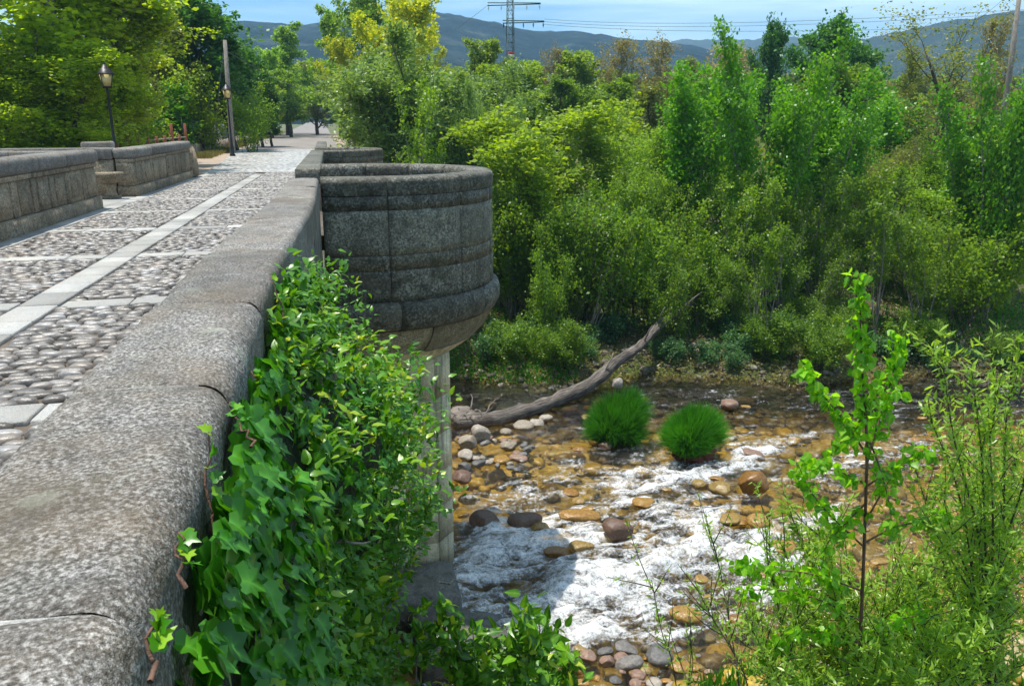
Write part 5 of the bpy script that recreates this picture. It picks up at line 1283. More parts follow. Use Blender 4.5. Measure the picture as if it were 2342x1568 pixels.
# two grass tussocks
def tussock(vx, vbase, wv, hv, label, seed, root_m, lobes):
    p = at(vx, vbase, z=WZ); dist = (p - np.array([0, 0, EYE])) @ C_F; R = wv * dist / FV / 2; H = hv * dist / FV
    p = p + np.array([C_H[0], C_H[1], 0]) * R * 0.5
    t = thing('grass_tussock', label, 'grass tussock', (p[0], p[1], WZ)); r = np.random.default_rng(seed)
    V, F = ico(4); V = V * (1 + 0.55 * fbm(V, 2.2, 5, seed, .65))[:, None] * np.array([R * .60, R * .60, H * .34]) + np.array([0, 0, H * .06])
    obj('root_ball', V, F, root_m, t, True)
    n = 15000; li = r.integers(0, len(lobes), n); LB = np.array(lobes)[li]
    a = r.uniform(0, 2 * PI, n); q = np.sqrt(r.uniform(0, 1, n))
    P0 = np.stack([(LB[:, 0] + np.cos(a) * q * LB[:, 2]) * R, (LB[:, 1] + np.sin(a) * q * LB[:, 2]) * R, H * (LB[:, 3] * .85 - .34 * q ** 2)], 1)
    lump = 0.72 + 0.5 * (0.5 + 0.5 * vn(P0, 3.2 / R, seed))
    tuft = vn(P0[:, :2], 7.0, seed + 3)[:, None] * np.array([[.35, .25, 0]]) + vn(P0[:, :2], 6.0, seed + 5)[:, None] * np.array([[-.2, .35, 0]])
    d = unit(np.stack([np.cos(a) * q * 0.75, np.sin(a) * q * .75, np.full(n, .85)], 1) + r.normal(size=(n, 3)) * .16 + tuft)
    L = H * .42 * r.uniform(.45, 1.2, n) * lump
    mid = P0 + d * L[:, None] * .6; tip = mid + unit(d + np.array([0, 0, -.6]) * (q[:, None] ** 2) * r.uniform(.2, 1.8, (n, 1)) + r.normal(size=(n, 3)) * .12) * L[:, None] * .5
    s = unit(np.cross(d, rndunit(r, n))) * 0.010
    V = np.stack([P0 - s, P0 + s, mid + s * .8, mid - s * .8, tip], 1).reshape(-1, 3); b0 = np.arange(n) * 5
    F = [np.stack([b0, b0 + 1, b0 + 2, b0 + 3], 1), np.stack([b0 + 3, b0 + 2, b0 + 4], 1)]; rv = np.clip(.5 + .45 * vn(P0, 5.0, seed + 9) + r.normal(size=n) * .2, 0, 1)
    obj('blades', V, F, M['grass'], t, False, {'rnd': ('FACE', np.r_[rv, rv])})
M['redroot'] = solid('red_roots', (0.12, 0.035, 0.02), 0.8); M['darkroot'] = solid('dark_roots', (0.03, 0.022, 0.012), 0.8)
tussock(1418, 1015, 142, 118, 'bright green grass tussock in the stream, the left and more uneven of two', 3, M['darkroot'], [(-.42, -.15, .40, .42), (.42, .25, .38, .60), (-.05, .3, .35, .52), (.1, -.3, .3, .34)])
tussock(1590, 1048, 148, 132, 'rounder bright green grass tussock on a red-brown root ball, the right of two', 4, M['redroot'], [(0, 0, .55, .52), (-.25, -.2, .4, .44), (.28, .2, .36, .56)])

# ------------------------------------------------------------------ lanterns, poles, fence, pylon
def lamp(label, X, Y, zb, H):
    t = thing('street_lantern', label, 'street lamp', (X, Y, zb)); k = H / 3.9
    V, F = lathe([(0, 0), (.16, 0), (.16, .1), (.11, .16), (.10, .5), (.075, .6), (.06, .9), (.075, .94), (.05, 1.0), (.042, 2.9), (.06, 2.95), (.035, 3.0), (0, 3.02)], 12); obj('post', V * k, F, M['iron'], t, True)
    def fr4(pts): # four sided frustum
        P = [];
        for rr_, z in pts: P += [(rr_, rr_, z), (-rr_, rr_, z), (-rr_, -rr_, z), (rr_, -rr_, z)]
        n = len(pts); F = [(4 * i + j, 4 * i + (j + 1) % 4, 4 * i + 4 + (j + 1) % 4, 4 * i + 4 + j) for i in range(n - 1) for j in range(4)] + [(0, 3, 2, 1), tuple(4 * (n - 1) + j for j in range(4))]
        return np.array(P), np.array(F)
    V, F = fr4([(.115, 3.08), (.19, 3.46)]); obj('glass', V * k, F, M['amberglass'], t)
    V, F = fr4([(.24, 3.46), (.235, 3.49), (.15, 3.62), (.09, 3.72), (.05, 3.78), (.03, 3.80)]); obj('hood', V * k, F, M['iron'], t)
    V, F = lathe([(0, 3.79), (.02, 3.8), (.035, 3.84), (.015, 3.87), (0, 3.93)], 8); obj('finial', V * k, F, M['iron'], t, True)
    mb = MB(); mb.add(*fr4([(.13, 3.02), (.13, 3.08)]))
    for sx in (-1, 1):
        for sy in (-1, 1): tube(mb, np.array([(sx * .118, sy * .118, 3.06), (sx * .195, sy * .195, 3.47)]) * 1.0, .012, 4)
    V, F = mb.out(); obj('frame', V * k, F, M['iron'], t)
    t.rotation_euler = (0, 0, .35)
a = at(250, 140, Y=34); lamp('nearer black lantern post with amber glass behind the left recess', float(at(258, 300, Y=34)[0]), 34, -0.55, float(a[2]) + .55)
a = at(521, 188, Y=53); lamp('farther small black lantern post beside the wooden utility pole', float(at(527, 300, Y=53)[0]), 53, -0.55, float(a[2]) + .55)
t = thing('utility_pole', 'weathered leaning wooden utility pole behind the farther lantern', 'pole', (float(at(530, 322, Y=58)[0]), 58, -0.6))
top = at(514, 92, Y=58) - np.array(t.location); mb = MB(); tube(mb, [(0, 0, 0), top * .5, top], [.19, .16, .12], 8); mb.obj('post', M['poleWood'], t, True)
mb = MB(); tube(mb, [top, top * .62 + np.array([-.5, -.2, 0]), np.array([-1.1, -.5, .1])], .02, 4); mb.obj('stay_wire', M['wire'], t)
pw = at(514, 115, Y=58); pe = at(760, 230, Y=62); mb = MB(); tube(mb, [pw + (pe - pw) * u_ + np.array([0, 0, -1.0 * math.sin(PI * u_) * .3]) for u_ in np.linspace(0, 1, 9)], .018, 4)
tag(mb.obj('overhead_cable', M['wire']), 'pale cable running from the wooden pole into the trees', 'cable')
t = thing('utility_pole', 'slender leaning wooden pole at the upper right corner', 'pole', (float(at(2300, 240, Y=38)[0]), 38, gz(float(at(2300, 240, Y=38)[0]), 38)))
top = at(2338, -60, Y=38) - np.array(t.location); low = at(2308, 175, Y=38) - np.array(t.location)
mb = MB(); tube(mb, [(low[0] - (top[0] - low[0]) * .5, 0, 0), low, top], [.17, .14, .10], 8); mb.obj('post', M['poleWood'], t, True)
# low wall, fence and red-brown railing on the left
fz = -0.55
lwl = thing('low_wall', 'low rendered roadside wall with rusty patches under the wire fence', 'wall', (-9, 62, fz))
pts = [at(425, 338, z=fz)[:2], at(505, 337, z=fz)[:2], at(560, 322, z=fz)[:2], at(640, 299, z=fz)[:2], at(690, 286, z=fz)[:2]]
pts = [np.array([-12.0, 56.0]), np.array([-8.6, 57.5]), np.array([-8.2, 70.0]), np.array([-8.6, 100.0]), np.array([-9.4, 160.0])]
def along(pts, step):
    out = []
    for a_, b_ in zip(pts[:-1], pts[1:]):
        L = np.linalg.norm(b_ - a_); n = max(1, int(round(L / step)))
        for i in range(n): out.append((a_ + (b_ - a_) * i / n, a_ + (b_ - a_) * (i + 1) / n))
    return out
for a_, b_ in along(pts, 2.2)[:40]:
    d = unit(b_ - a_); s = np.array([d[1], -d[0]]) * .15; g = d * .006
    poly = [a_ + g - s, b_ - g - s, b_ - g + s, a_ + g + s]; V, F = prism(poly, fz - .2, fz + .62); keep(obj('wall_panel', V, F, M['lowwall'], lwl), lwl)
fn_ = thing('wire_fence', 'tall grey wire mesh fence with thin posts on the low roadside wall', 'fence', (-9, 62, fz))
mb = MB()
for a_, b_ in along(pts, 2.6)[:34]:
    mbp = MB(); tube(mbp, [(a_[0], a_[1], fz + .62), (a_[0], a_[1], fz + 2.25)], .03, 5); keep(mbp.obj('fence_post', M['steel'], fn_), fn_)
    L = np.linalg.norm(b_ - a_)
    for z in (.66, 1.45, 2.2): tube(mb, [(a_[0], a_[1], fz + z), (b_[0], b_[1], fz + z)], .012, 3)
    if a_[1] < 100:
        for u_ in np.arange(0, L, .13):
            p_ = a_ + (b_ - a_) * u_ / L; tube(mb, [(p_[0], p_[1], fz + .66), (p_[0], p_[1], fz + 2.2)], .006, 3)
o_ = mb.obj('wire_mesh', M['steel'], fn_); o_['kind'] = 'stuff'; keep(o_, fn_)
rl = thing('railing', 'low red-brown post and rail fence behind the left parapet', 'railing', (-9, 45, fz))
ra, rb2 = at(268, 345, Y=40), at(425, 310, Y=54); ra = np.array([ra[0], 40.0]); rb2 = np.array([rb2[0], 54.0])
q = [ra + (rb2 - ra) * i / 8 for i in range(9)]
for i, p_ in enumerate(q):
    hgt_ = 1.32 if i not in (6, 8) else 1.95
    Vb, Fb = cbox(p_[0] - .07, p_[0] + .07, p_[1] - .07, p_[1] + .07, fz, fz + hgt_, .01); keep(obj('post', Vb, Fb, M['rust'], rl), rl)
for z in (.45, 1.15):
    for a_, b_ in zip(q[:-1], q[1:]):
        mbp = MB(); tube(mbp, [(a_[0], a_[1], fz + z), (b_[0], b_[1], fz + z)], .035, 4); keep(mbp.obj('rail', M['poleWood'] if z > .5 else M['rust'], rl), rl)
# gate frame of the fence
gt = thing('mesh_gate', 'dark metal gate frame with a diagonal brace at the corner of the wire fence', 'gate', (-9.7, 56.2, fz))
for nm, P_ in (('upright', [(-2.3, 0, .1), (-2.3, 0, 2.3)]), ('upright', [(0.6, 0.6, .1), (0.6, 0.6, 2.3)]), ('top_bar', [(-2.3, 0, 2.3), (0.6, .6, 2.3)]), ('brace', [(-2.3, 0, 2.2), (0.6, .6, .6)])):
    mbp = MB(); tube(mbp, P_, .035, 5); mbp.obj(nm, M['iron'], gt)
# pylon
PYX = float(at(1167, 200, Y=88)[0]); pz0 = gz(PYX, 88); ptop = float(at(1167, -2, Y=88)[2])
py_ = thing('lattice_pylon', 'dark green steel lattice pylon with two cross arms rising above the trees', 'pylon', (PYX, 88, pz0)); HT = ptop - pz0
def wid(z): return 0.52 - 0.24 * z / HT
for sx in (-1, 1):
    for sy in (-1, 1):
        mb = MB(); tube(mb, [(sx * wid(0), sy * wid(0), 0), (sx * wid(HT), sy * wid(HT), HT)], .045, 4); mb.obj('leg', M['steel'], py_)
mb = MB(); z = 1.0; k = 0
while z < HT:
    w = wid(z); w2 = wid(min(HT, z + .8)); z2 = min(HT, z + .8)
    for (ax, ay), (bx_, by_) in (((-1, -1), (1, -1)), ((1, -1), (1, 1)), ((1, 1), (-1, 1)), ((-1, 1), (-1, -1))):
        tube(mb, [(ax * w, ay * w, z), (bx_ * w, by_ * w, z)], .026, 3)
        tube(mb, [(ax * w, ay * w, z), (bx_ * w2, by_ * w2, z2)] if k % 2 else [(bx_ * w, by_ * w, z), (ax * w2, ay * w2, z2)], .022, 3)
    z += .8; k += 1
mb.obj('lattice', M['steel'], py_)
zt1 = float(at(1170, 6, Y=88)[2]) - pz0; zt2 = float(at(1170, 47, Y=88)[2]) - pz0
ax = unit(np.array([1.0, -0.35, 0]))
for zz, l0, l1 in ((zt1, -2.4, 3.2), (zt2, -0.8, 3.6)):
    for dz in (0, .28):
        mb = MB(); tube(mb, [ax * l0 + np.array([0, 0, zz - dz]), ax * l1 + np.array([0, 0, zz - dz * .3 - .12])], .05, 4); mb.obj('cross_arm', M['steel'], py_)
    for l in np.linspace(l0 + .1, l1 - .1, 5):
        p_ = ax * l + np.array([0, 0, zz - .3]); V, F = lathe([(0, 0), (.07, -.03), (.03, -.1), (.09, -.15), (.03, -.22), (.09, -.27), (.03, -.35), (0, -.55)], 7)
        obj('insulator', V + p_, F, M['porcelain'] if zz > zt2 + .1 else M['iron'], py_, True)
Vb, Fb = cbox(-.33, .33, -.56, -.52, float(at(1168, 128, Y=88)[2]) - pz0 - .18, float(at(1168, 128, Y=88)[2]) - pz0 + .1, .005); obj('warning_plate', Vb, Fb, M['white'], py_)
Vb, Fb = cbox(-.33, .33, -.56, -.52, float(at(1168, 128, Y=88)[2]) - pz0 + .1, float(at(1168, 128, Y=88)[2]) - pz0 + .32, .005); obj('warning_plate', Vb, Fb, M['red'], py_)
WIR = [((1245, 44), (1700, 52), (2342, 22), 'upper thin power line sweeping right from the pylon above the mountains'),
       ((1245, 50), (1700, 60), (2342, 30), 'middle thin power line sweeping right from the pylon'),
       ((1245, 56), (1700, 72), (2342, 58), 'lowest thin power line sweeping right from the pylon'),
       ((1118, 10), (1050, 62), (980, 110), 'thin power line dropping left from the upper cross arm')]
for a_, b_, c_, lab in WIR:
    A, B, C_ = at(*a_, Y=88), at(*b_, Y=84), at(*c_, Y=80 if c_[0] > 1500 else 120)
    if c_[0] > 1500: C_ = A + (C_ - A) * 1.0
    P_ = [A * (1 - u_) * (1 - 2 * u_) + B * 4 * u_ * (1 - u_) + C_ * u_ * (2 * u_ - 1) for u_ in np.linspace(0, 1, 30)]
    mb = MB(); tube(mb, P_, .02, 3); tag(mb.obj('power_line', M['wire']), lab, 'power line')

# ------------------------------------------------------------------ ivy on the parapet flank
def ivy_leaf(seed, lobed=True):
    r = np.random.default_rng(seed)
    if lobed: o_ = [(0, 0), (.28, -.10), (.50, .12), (.34, .34), (.44, .58), (.17, .62), (0, 1.0), (-.17, .62), (-.44, .58), (-.34, .34), (-.50, .12), (-.28, -.10)]
    else: o_ = [(0, 0), (.16, .1), (.25, .32), (.2, .6), (.1, .82), (0, 1.0), (-.1, .82), (-.2, .6), (-.25, .32), (-.16, .1)]
    o_ = np.array(o_); n = len(o_); V = np.column_stack([o_, 0.30 * np.abs(o_[:, 0]) - 0.16 * o_[:, 1] ** 2 + r.uniform(-.03, .03, n)])
    V = np.vstack([V, [0, .38, 0.02]]); F = np.array([(n, i, (i + 1) % n) for i in range(n)])
    return V, F
def frame_of(d, nrm):
    d = unit(d); s = unit(np.cross(d, nrm)); n = np.cross(s, d); return s, d, n
from mathutils import Matrix
def vein_of(V): return (np.abs(V[:, 0]) < .02).astype(float)
def put_leaves(root, P, D, Nn, S, templates, m, name_part, name_stuff, camdist_pick=300, seed=0):
    """the leaves that show largest are parts of their own, the rest one part"""
    s, d, n = frame_of(D, Nn); rr = np.random.default_rng(seed)
    q = P - np.array([0, 0, EYE]); w = q @ C_F; vx = 1171 + FV * (q @ C_R) / w; vy = 784 - FV * (q @ C_U) / w
    size = np.where((w > .2) & (vx > 0) & (vx < 2342) & (vy > 0) & (vy < 1568), S / np.maximum(w, .3), 0)
    order = np.argsort(-size * PICKW[0]) if PICKW[0] is not None else np.argsort(-size)
    big = order[:camdist_pick]; small = order[camdist_pick:]
    tm = []
    for k, (V, F) in enumerate(templates):
        for tone in range(3):
            tm.append(mesh(name_part, V, F, m, False, {'rnd': ('FACE', np.full(len(F), (0.08, 0.38, 0.74)[tone])), 'vein': ('POINT', vein_of(V))}))
    rl_ = np.array(root.location)
    for i in big:
        Mx = Matrix(((s[i, 0], d[i, 0], n[i, 0], 0), (s[i, 1], d[i, 1], n[i, 1], 0), (s[i, 2], d[i, 2], n[i, 2], 0), (0, 0, 0, 1)))
        o_ = link(name_part, tm[rr.integers(len(tm))], root, P[i] - rl_, Mx.to_euler(), S[i])
    if not len(small): return
    k = rr.integers(0, len(templates), len(small)); nV = len(templates[0][0]); TV = np.array([t_[0] for t_ in templates])[k]; TF = templates[0][1]
    V = P[small][:, None] + S[small][:, None, None] * (TV[..., 0:1] * s[small][:, None] + TV[..., 1:2] * d[small][:, None] + TV[..., 2:3] * n[small][:, None]) - rl_
    F = (TF[None] + (np.arange(len(small)) * nV)[:, None, None]).reshape(-1, 3)
    a_ = np.repeat(rr.uniform(0, 1, len(small)) ** 1.3, len(TF))
    tag(obj(name_stuff, V.reshape(-1, 3), F, m, root, False, {'rnd': ('FACE', a_), 'vein': ('POINT', np.tile(vein_of(templates[0][0]), len(small)))}), kind='stuff')
PICKW = [None]
def ivy_b(Y, z):
    """how far the ivy stands out from the wall at Y, z"""
    b = 0.05 + 0.55 * sst(2.4, 5.2, Y) * sst(0.42, -0.45, z) * (1 - 0.62 * sst(-1.0 + (5.5 - Y) * .5, -2.0 + (5.5 - Y) * .5, z)) + 0.10 * sst(1.0, 2.6, Y) * sst(.7, .2, z)
    b = b + 0.12 * sst(-0.6, -2.5, z) * (1 - sst(3, 5, Y))
    b = b * (1 + 0.30 * vn(np.stack([Y, z], -1), 1.3, 8) + 0.28 * vn(np.stack([Y, z], -1), 3.6, 18))
    return b * (1 - sst(6.2, 7.2, Y) * .8)
def ivy_top(Y): return 0.80 - 0.0147 * Y + 0.05 * np.sin(Y * 9) + 0.04 * np.sin(Y * 3.1 + 1) - 0.55 * sst(5.2, 7.6, Y)
iv = thing('ivy', 'dense glossy ivy hanging over the outer flank of the long parapet', 'ivy', (-0.3, 4, -1))
r = np.random.default_rng(31)
# dark stem mat behind the leaves
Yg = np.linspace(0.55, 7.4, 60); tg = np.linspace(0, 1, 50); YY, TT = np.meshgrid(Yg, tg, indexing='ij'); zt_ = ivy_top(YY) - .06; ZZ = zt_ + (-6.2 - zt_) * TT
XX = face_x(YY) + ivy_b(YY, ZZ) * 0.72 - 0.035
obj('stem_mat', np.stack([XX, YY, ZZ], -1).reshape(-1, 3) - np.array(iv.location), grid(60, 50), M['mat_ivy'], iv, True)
def ivy_pts(n, ylo, yhi, zlo, zpow=1.0):
    Y = ylo + (yhi - ylo) * r.uniform(0, 1, n) ** 1.15; zt_ = ivy_top(Y); z = zt_ + (zlo - zt_) * r.uniform(0, 1, n) ** zpow
    b = ivy_b(Y, z); X = face_x(Y) + b * r.uniform(.78, 1.1, n) + r.normal(size=n) * .015
    e = .04; bx_ = (ivy_b(Y + e, z) - b) / e; bz_ = (ivy_b(Y, z + e) - b) / e
    return np.stack([X, Y, z], -1), unit(np.stack([np.ones(n), -bx_, -bz_], -1))
LT = [ivy_leaf(k) for k in range(4)]; LA = [ivy_leaf(k, False) for k in range(4)]
P1, N1 = ivy_pts(10500, 0.45, 6.8, -3.6, 1.25); gk = vn(P1[:, 1:], 2.6, 91) + .5 * vn(P1[:, 1:], 7.0, 92) > -.26; P1, N1 = P1[gk], N1[gk]
S1 = r.uniform(.05, .09, len(P1)) * (1.1 - .35 * sst(2.5, 5, P1[:, 1]))
D1 = unit(np.array([0, 0, -1.0]) + rndunit(r, len(P1)) * .7 + N1 * .35); NN = unit(N1 * .8 + np.array([.1, 0, .75]) + rndunit(r, len(P1)) * .45)
put_leaves(iv, P1, D1, NN, S1, LT, M['lf_ivy'], 'leaf', 'leaves', 300, 1)
# adult ivy with rosettes on the bulge
c_, nc = ivy_pts(1250, 2.2, 6.9, -3.9, 1.0); c_ = c_[r.uniform(0, 1, len(c_)) < sst(2.2, 4.2, c_[:, 1])]; c_ = c_[vn(c_[:, 1:], 2.6, 91) > -.45]; nc = np.tile(np.array([[.9, -.2, .3]]), (len(c_), 1)); k = 13
c_ = c_ + nc * (r.uniform(0, 1, (len(c_), 1)) ** 2 * .26) * sst(3, 5, c_[:, 1])[:, None]
CP_ = np.repeat(c_, k, 0) + r.normal(size=(len(c_) * k, 3)) * .05; CN = np.repeat(nc, k, 0)
Dd = unit(rndunit(r, len(CP_)) + CN * .7 + np.array([0, 0, .15])); Nd = unit(np.array([0, 0, 1.0]) + CN * .3 + rndunit(r, len(CP_)) * .5)
Sa = r.uniform(.04, .08, len(CP_)); TV = np.array([t_[0] for t_ in LA]); kk = r.integers(0, 4, len(CP_)); s, d, nn = frame_of(Dd, Nd)
V = CP_[:, None] + Sa[:, None, None] * (TV[kk][..., 0:1] * s[:, None] + TV[kk][..., 1:2] * d[:, None] + TV[kk][..., 2:3] * nn[:, None]) - np.array(iv.location)
F = (LA[0][1][None] + (np.arange(len(CP_)) * len(LA[0][0]))[:, None, None]).reshape(-1, 3)
cl_ = np.repeat(np.clip(r.normal(.5, .34, len(c_)), 0, 1), k) * .6 + .4 * r.uniform(0, 1, len(CP_))
tag(obj('adult_leaves', V.reshape(-1, 3), F, M['lf_ivy2'], iv, False, {'rnd': ('FACE', np.repeat(cl_, len(LA[0][1])))}), kind='stuff')
# runners climbing the bare stone and twigs sticking out
for (sx0, sy0), (sx1, sy1), Yv in (((470, 1140), (445, 990), 1.75), ((415, 1300), (410, 1215), 1.35), ((560, 985), (505, 925), 2.1), ((598, 900), (560, 850), 2.75), ((640, 690), (618, 628), 3.6), ((345, 1500), (350, 1405), 1.08)):
    a_, b_ = at(sx0, sy0, Y=Yv), at(sx1, sy1, Y=Yv + .06)
    a_[0] = max(a_[0], face_x(Yv) + .012); b_[0] = max(b_[0], face_x(Yv) + .012)
    P_ = [a_ + (b_ - a_) * u_ + r.normal(size=3) * .006 for u_ in np.linspace(-.6, 1, 9)]; mb = MB(); tube(mb, P_, np.linspace(.005, .002, 9), 5); keep(mb.obj('runner', M['bark_red'], iv, True), iv)
    for u_ in np.linspace(.1, 1, 6):
        if Yv > 5: break
        p_ = a_ + (b_ - a_) * u_ + np.array([.008, 0, 0]); dd = unit(np.array([.35, -.3, .4]) + r.normal(size=3) * .5); s, d, n3 = frame_of(dd[None], unit(np.array([[.5, -.3, .8]]) + r.normal(size=(1, 3)) * .3))
        V, F = LT[r.integers(4)]; sz_ = .035; Vl = p_ + sz_ * (V[:, 0:1] * s + V[:, 1:2] * d + V[:, 2:3] * n3)
        keep(obj('leaf', Vl, F, M['lf_ivy'], iv, False, {'rnd': ('FACE', np.full(len(F), r.uniform(.5, 1)))}), iv)
for (x0, y0), (x1, y1), Yv in (((655, 1180), (755, 1110), 3.3), ((700, 1250), (850, 1235), 3.4), ((710, 1022), (820, 1018), 3.8), ((1000, 1330), (1075, 1330), 5.4)):
    a_, b_ = at(x0, y0, Y=Yv), at(x1, y1, Y=Yv + .15); mb = MB(); tube(mb, [a_ + (b_ - a_) * u_ + r.normal(size=3) * .008 for u_ in np.linspace(0, 1, 7)], np.linspace(.010, .005, 7), 5); keep(mb.obj('woody_twig', M['bark_pale'], iv, True), iv)
# leafy tongue of ivy reaching the wall top near the bay
# ------------------------------------------------------------------ plants standing in front
def fg_plant(root, stems, m_bark, leaf_tpl, m_leaf, size, per_m, seed, parts=300, spread=.03, hang=.6, name='leaf', upn=.6):
    """stems : list of (points, r0, r1, leafy from, density)"""
    r = np.random.default_rng(seed); P = []; D = []
    for pts_, r0_, r1_, lf, dens in stems:
        pts_ = np.array(pts_, float); n = max(6, len(pts_) * 4); u = np.linspace(0, 1, len(pts_)); uu = np.linspace(0, 1, n)
        Q = np.stack([np.interp(uu, u, pts_[:, c]) for c in range(3)], 1)
        for _ in range(3): Q[1:-1] = (Q[:-2] + 2 * Q[1:-1] + Q[2:]) / 4
        L = np.linalg.norm(np.diff(Q, axis=0), axis=1).sum()
        mb = MB(); tube(mb, Q, np.linspace(r0_, r1_, n), 6); keep(mb.obj('stem' if r0_ > .008 else 'twig', m_bark, root, True), root)
        k = int(L * (1 - lf) * per_m * dens); t = lf + (1 - lf) * r.uniform(0, 1, k)
        p = np.stack([np.interp(t, uu, Q[:, c]) for c in range(3)], 1) + r.normal(size=(k, 3)) * spread
        ax_ = unit(Q[-1] - Q[0]); d = unit(rndunit(r, k) + ax_ * (.5 if hang < .3 else .1) + np.array([0, 0, -hang])); P.append(p); D.append(d)
    P = np.concatenate(P); D = np.concatenate(D); S = size * r.uniform(.65, 1.2, len(P)); Nn = unit(rndunit(r, len(P)) + np.array([0, 0, upn]) - C_F * .3)
    put_leaves(root, P, D, Nn, S, leaf_tpl, m_leaf, name, name + 'ves' if False else 'leaves', parts, seed)
def shoots(r, base, n, L, ang, k=5, wob=.12, up=.12):
    out = []
    for i in range(n):
        a = r.uniform(0, 6.28); d = np.array([math.cos(a) * ang, math.sin(a) * ang, 1.0]); out.append(path(r, base, d, L * r.uniform(.7, 1.1), k, wob, up))
    return out
def birch_leaf(k):
    r = np.random.default_rng(k); o_ = np.array([(0, 0), (.3, .08), (.42, .3), (.26, .62), (0, 1), (-.26, .62), (-.42, .3), (-.3, .08)]); V = np.column_stack([o_, .12 * np.abs(o_[:, 0]) - .12 * o_[:, 1] ** 2]); V = np.vstack([V, [0, .4, 0.0]])
    return V, np.array([(8, i, (i + 1) % 8) for i in range(8)])
def sal_leaf(k):
    o_ = np.array([(0, 0), (.11, .25), (.12, .55), (0, 1), (-.12, .55), (-.11, .25)]); V = np.column_stack([o_, .1 * np.abs(o_[:, 0]) - (.1 + .05 * k) * o_[:, 1] ** 2]); V = np.vstack([V, [0, .4, -.01]])
    return V, np.array([(6, i, (i + 1) % 6) for i in range(6)])
BL_ = [birch_leaf(k) for k in range(3)]; SL_ = [sal_leaf(k) for k in range(3)]
YB = 4.5
W = lambda x_, y_, Y=YB: at(x_, y_, Y=Y)
base = W(1960, 1568); g0 = gz(base[0] + .1, YB + 1); gb = np.array([base[0] + .25, YB + .8, g0 - .1])
bt = thing('birch_sapling', 'slim foreground birch sapling with upright fresh green leafy shoots', 'sapling', gb)
main = [gb, W(1955, 1800, YB + .3), W(1962, 1568), W(1975, 1300), W(1985, 1000), W(1972, 860), W(1968, 740), W(1965, 625)]
stems = [(main, .019, .003, .62, .8)]
for pts_, d_ in (([(1983, 1060), (2010, 960), (2045, 850), (2058, 762)], 1.6), ([(1983, 1040), (1930, 960), (1880, 900), (1832, 832)], 1.6), ([(1984, 1110), (2040, 1070), (2110, 1040), (2130, 1035)], 1.0),
                 ([(1984, 1110), (1930, 1080), (1880, 1070), (1850, 1040)], .8), ([(1976, 1250), (1900, 1180), (1850, 1120), (1825, 1060)], .8), ([(1978, 1240), (2050, 1200), (2130, 1190), (2170, 1175)], 1.0), ([(1970, 1350), (1860, 1310), (1760, 1300), (1675, 1295)], .9),
                 ([(1970, 1420), (1880, 1370), (1780, 1345), (1700, 1350)], .9), ([(1975, 1200), (2020, 1120), (2060, 1060), (2100, 1030)], .6), ([(1980, 1150), (1940, 1190), (1890, 1240), (1880, 1290)], .8), ([(1966, 1470), (1880, 1440), (1800, 1450), (1740, 1500)], 1.4), ([(1966, 1480), (2040, 1420), (2120, 1400)], 1.2),
                 ([(1985, 1000), (2010, 1060), (2030, 1130), (2040, 1200)], .7), ([(1978, 950), (1940, 990), (1900, 1040)], 1.0), ([(1980, 930), (2020, 900), (2070, 890)], 1.0)):
    dY = rng.uniform(-.35, .35); n_ = len(pts_); stems.append(([W(x_, y_, YB + dY * i / (n_ - 1)) for i, (x_, y_) in enumerate(pts_)], .008, .0022, .12, d_ * 1.5))
fg_plant(bt, stems, M['bark_red'], BL_, M['lf_birch'], .066, 100, 51, 300, .032, .9)
r = np.random.default_rng(61)
def sallow(label, bx0, by0, tops, Yv, seed, dens=1.0, thick=.016, size=.06, low=None, name='willow_shrub'):
    b_ = W(bx0, by0, Yv); gg = gz(b_[0], Yv); root = thing(name, label, 'shrub', (b_[0], Yv, gg)); r = np.random.default_rng(seed); st = []
    for (tx, ty) in tops:
        dY = r.uniform(-.5, .5); e = W(tx, ty, Yv + dY); m_ = W(bx0 + (tx - bx0) * .35, by0 + (ty - by0) * .45, Yv + dY * .4)
        pts_ = [np.array([b_[0] + r.normal() * .1, Yv + r.normal() * .1, gg - .1]), b_ + r.normal(size=3) * .08, m_ + r.normal(size=3) * .05, (m_ + e) / 2 + r.normal(size=3) * .05, e]
        st.append((pts_, thick, .003, .38, 1.2 * dens))
        A = np.array(pts_)
        for q_ in range(int(6 + 9 * min(dens, 1))):
            t = r.uniform(.30, .97) * 4; i = min(3, int(t)); p0 = A[i] + (A[i + 1] - A[i]) * (t - i); d0 = unit(unit(A[4] - A[2]) + rndunit(r, 1)[0] * .65)
            st.append((path(r, p0, d0, r.uniform(.25, .6), 4, .12, .08), .005, .0018, .05, dens))
    fg_plant(root, st, M['bark'], SL_, M['lf_sallow'], size * 1.3, 105, seed, 300, .018, .0, upn=.5)
sallow('leafy willow shrub with narrow leaves filling the right edge in front of the stream', 2270, 1568, [(2150, 785), (2220, 830), (2320, 775), (2110, 920), (2260, 930), (2335, 960), (2190, 1010), (2090, 1060), (2150, 1100), (2300, 1080), (2360, 860), (2240, 1060), (2120, 1180), (2350, 1150), (2280, 870), (2200, 1150), (2330, 1230)], 4.9, 71, .55, .016)
sallow('lower mass of narrow-leaved willow shoots around the foot of the birch', 1980, 1640, [(1800, 1160), (1850, 1250), (1900, 1330), (2030, 1310), (2090, 1280), (2150, 1330), (1760, 1330), (1950, 1400), (1830, 1420), (2060, 1420), (2200, 1400), (1900, 1480), (2000, 1500), (2120, 1490), (1780, 1230), (1870, 1200), (1940, 1270), (2060, 1230), (2130, 1260), (1720, 1400), (1800, 1480), (1850, 1380), (2040, 1360), (1940, 1340), (1740, 1530), (2180, 1290)], 5.2, 72, .62, .010, .058)
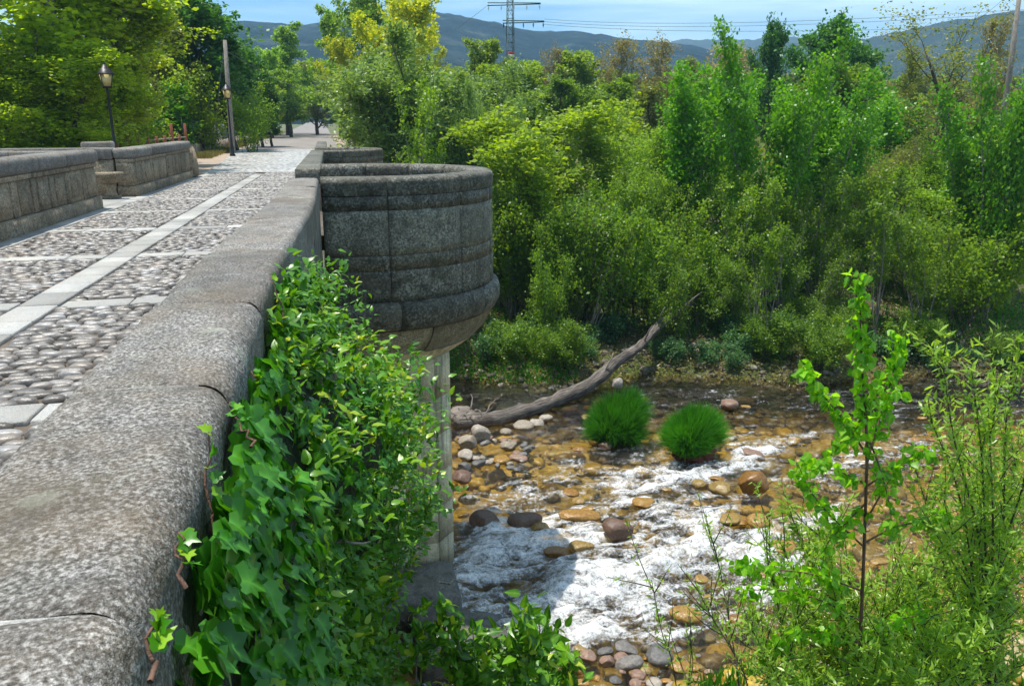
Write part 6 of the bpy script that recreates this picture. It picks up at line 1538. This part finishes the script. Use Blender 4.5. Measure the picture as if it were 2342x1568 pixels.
sallow('dense willow growth along the bottom between birch foot and right edge', 2150, 1700, [(2060, 1470), (2110, 1390), (2200, 1480), (2260, 1420), (2300, 1370), (1990, 1540), (2330, 1500), (2170, 1560), (1880, 1540), (1800, 1540), (2080, 1560), (2130, 1300), (2210, 1340), (2290, 1300), (2340, 1260), (2150, 1440), (2240, 1500), (2020, 1460), (1960, 1520), (1840, 1560), (1760, 1570)], 4.6, 73, .7, .010, .058)
sallow('two thin willow shoots reaching up alone over the lower rapids', 1700, 1620, [(1615, 1195), (1590, 1330)], 4.4, 74, .28, .007, .04)
sallow('single short willow shoot tip left of the thin pair, over the foam', 1560, 1700, [(1490, 1325), (1570, 1440)], 5.0, 75, .25, .006, .04)
sallow('thin willow shoots rising between birch and thin pair', 1800, 1640, [(1760, 1170), (1700, 1390), (1830, 1290), (1745, 1450)], 4.7, 76, .5, .008, .045)
# broad-leaved ivy shrub tip at the bottom centre
sh = thing('ivy_shrub', 'broad-leaved glossy ivy shrub poking up at the bottom centre over the stream edge', 'shrub', (1.3, 5.6, -3.4)); r = np.random.default_rng(81); st = []
gsh = gz(1.3, 5.6)
for tx, ty in ((1030, 1400), (1080, 1430), (1120, 1440), (1160, 1450), (1200, 1400), (1235, 1385), (1280, 1430), (1310, 1500), (1320, 1545), (1250, 1500), (1180, 1520), (1100, 1510), (1050, 1480), (1000, 1450), (1140, 1560), (1260, 1570), (960, 1400), (1215, 1470)):
    Yv = 4.6 + r.uniform(-.5, .5); e = W(tx, ty, Yv); b_ = W(1140 + (tx - 1140) * .5, 1750, 4.8)
    st.append(([b_, (b_ + e) / 2 + r.normal(size=3) * .08, e], .010, .003, .25, 1.0))
    for q_ in range(3): st.append((path(r, (b_ * .3 + e * .7) + (e - b_) * r.uniform(-.2, .25), unit(e - b_) + rndunit(r, 1)[0] * .6, r.uniform(.1, .25), 4, .15, .05), .005, .002, .1, 1.4))
fg_plant(sh, st, M['bark_pale'], LA, M['lf_ivy2'], .105, 60, 82, 300, .035, .15, upn=.9)
mb = MB(); tube(mb, [W(1170, 1640, 4.5), W(1170, 1568, 4.5), W(1160, 1510, 4.6), W(1145, 1470, 4.7)], [.03, .028, .02, .01], 7); keep(mb.obj('bare_branch', M['bark_pale'], sh, True), sh)

# ------------------------------------------------------------------ air
if HAZE:
    m, N, L, b, o = mat('air'); N.remove(b); v = N.new('ShaderNodeVolumePrincipled'); v.inputs['Density'].default_value = HAZE
    v.inputs['Color'].default_value = (0.40, 0.70, 1.0, 1); v.inputs['Anisotropy'].default_value = 0.2; L.new(v.outputs[0], o.inputs['Volume'])
    V, F = box(-3000, 3000, -3000, 3000, -12, 330)
    tag(obj('haze', V, F, m), kind='stuff')
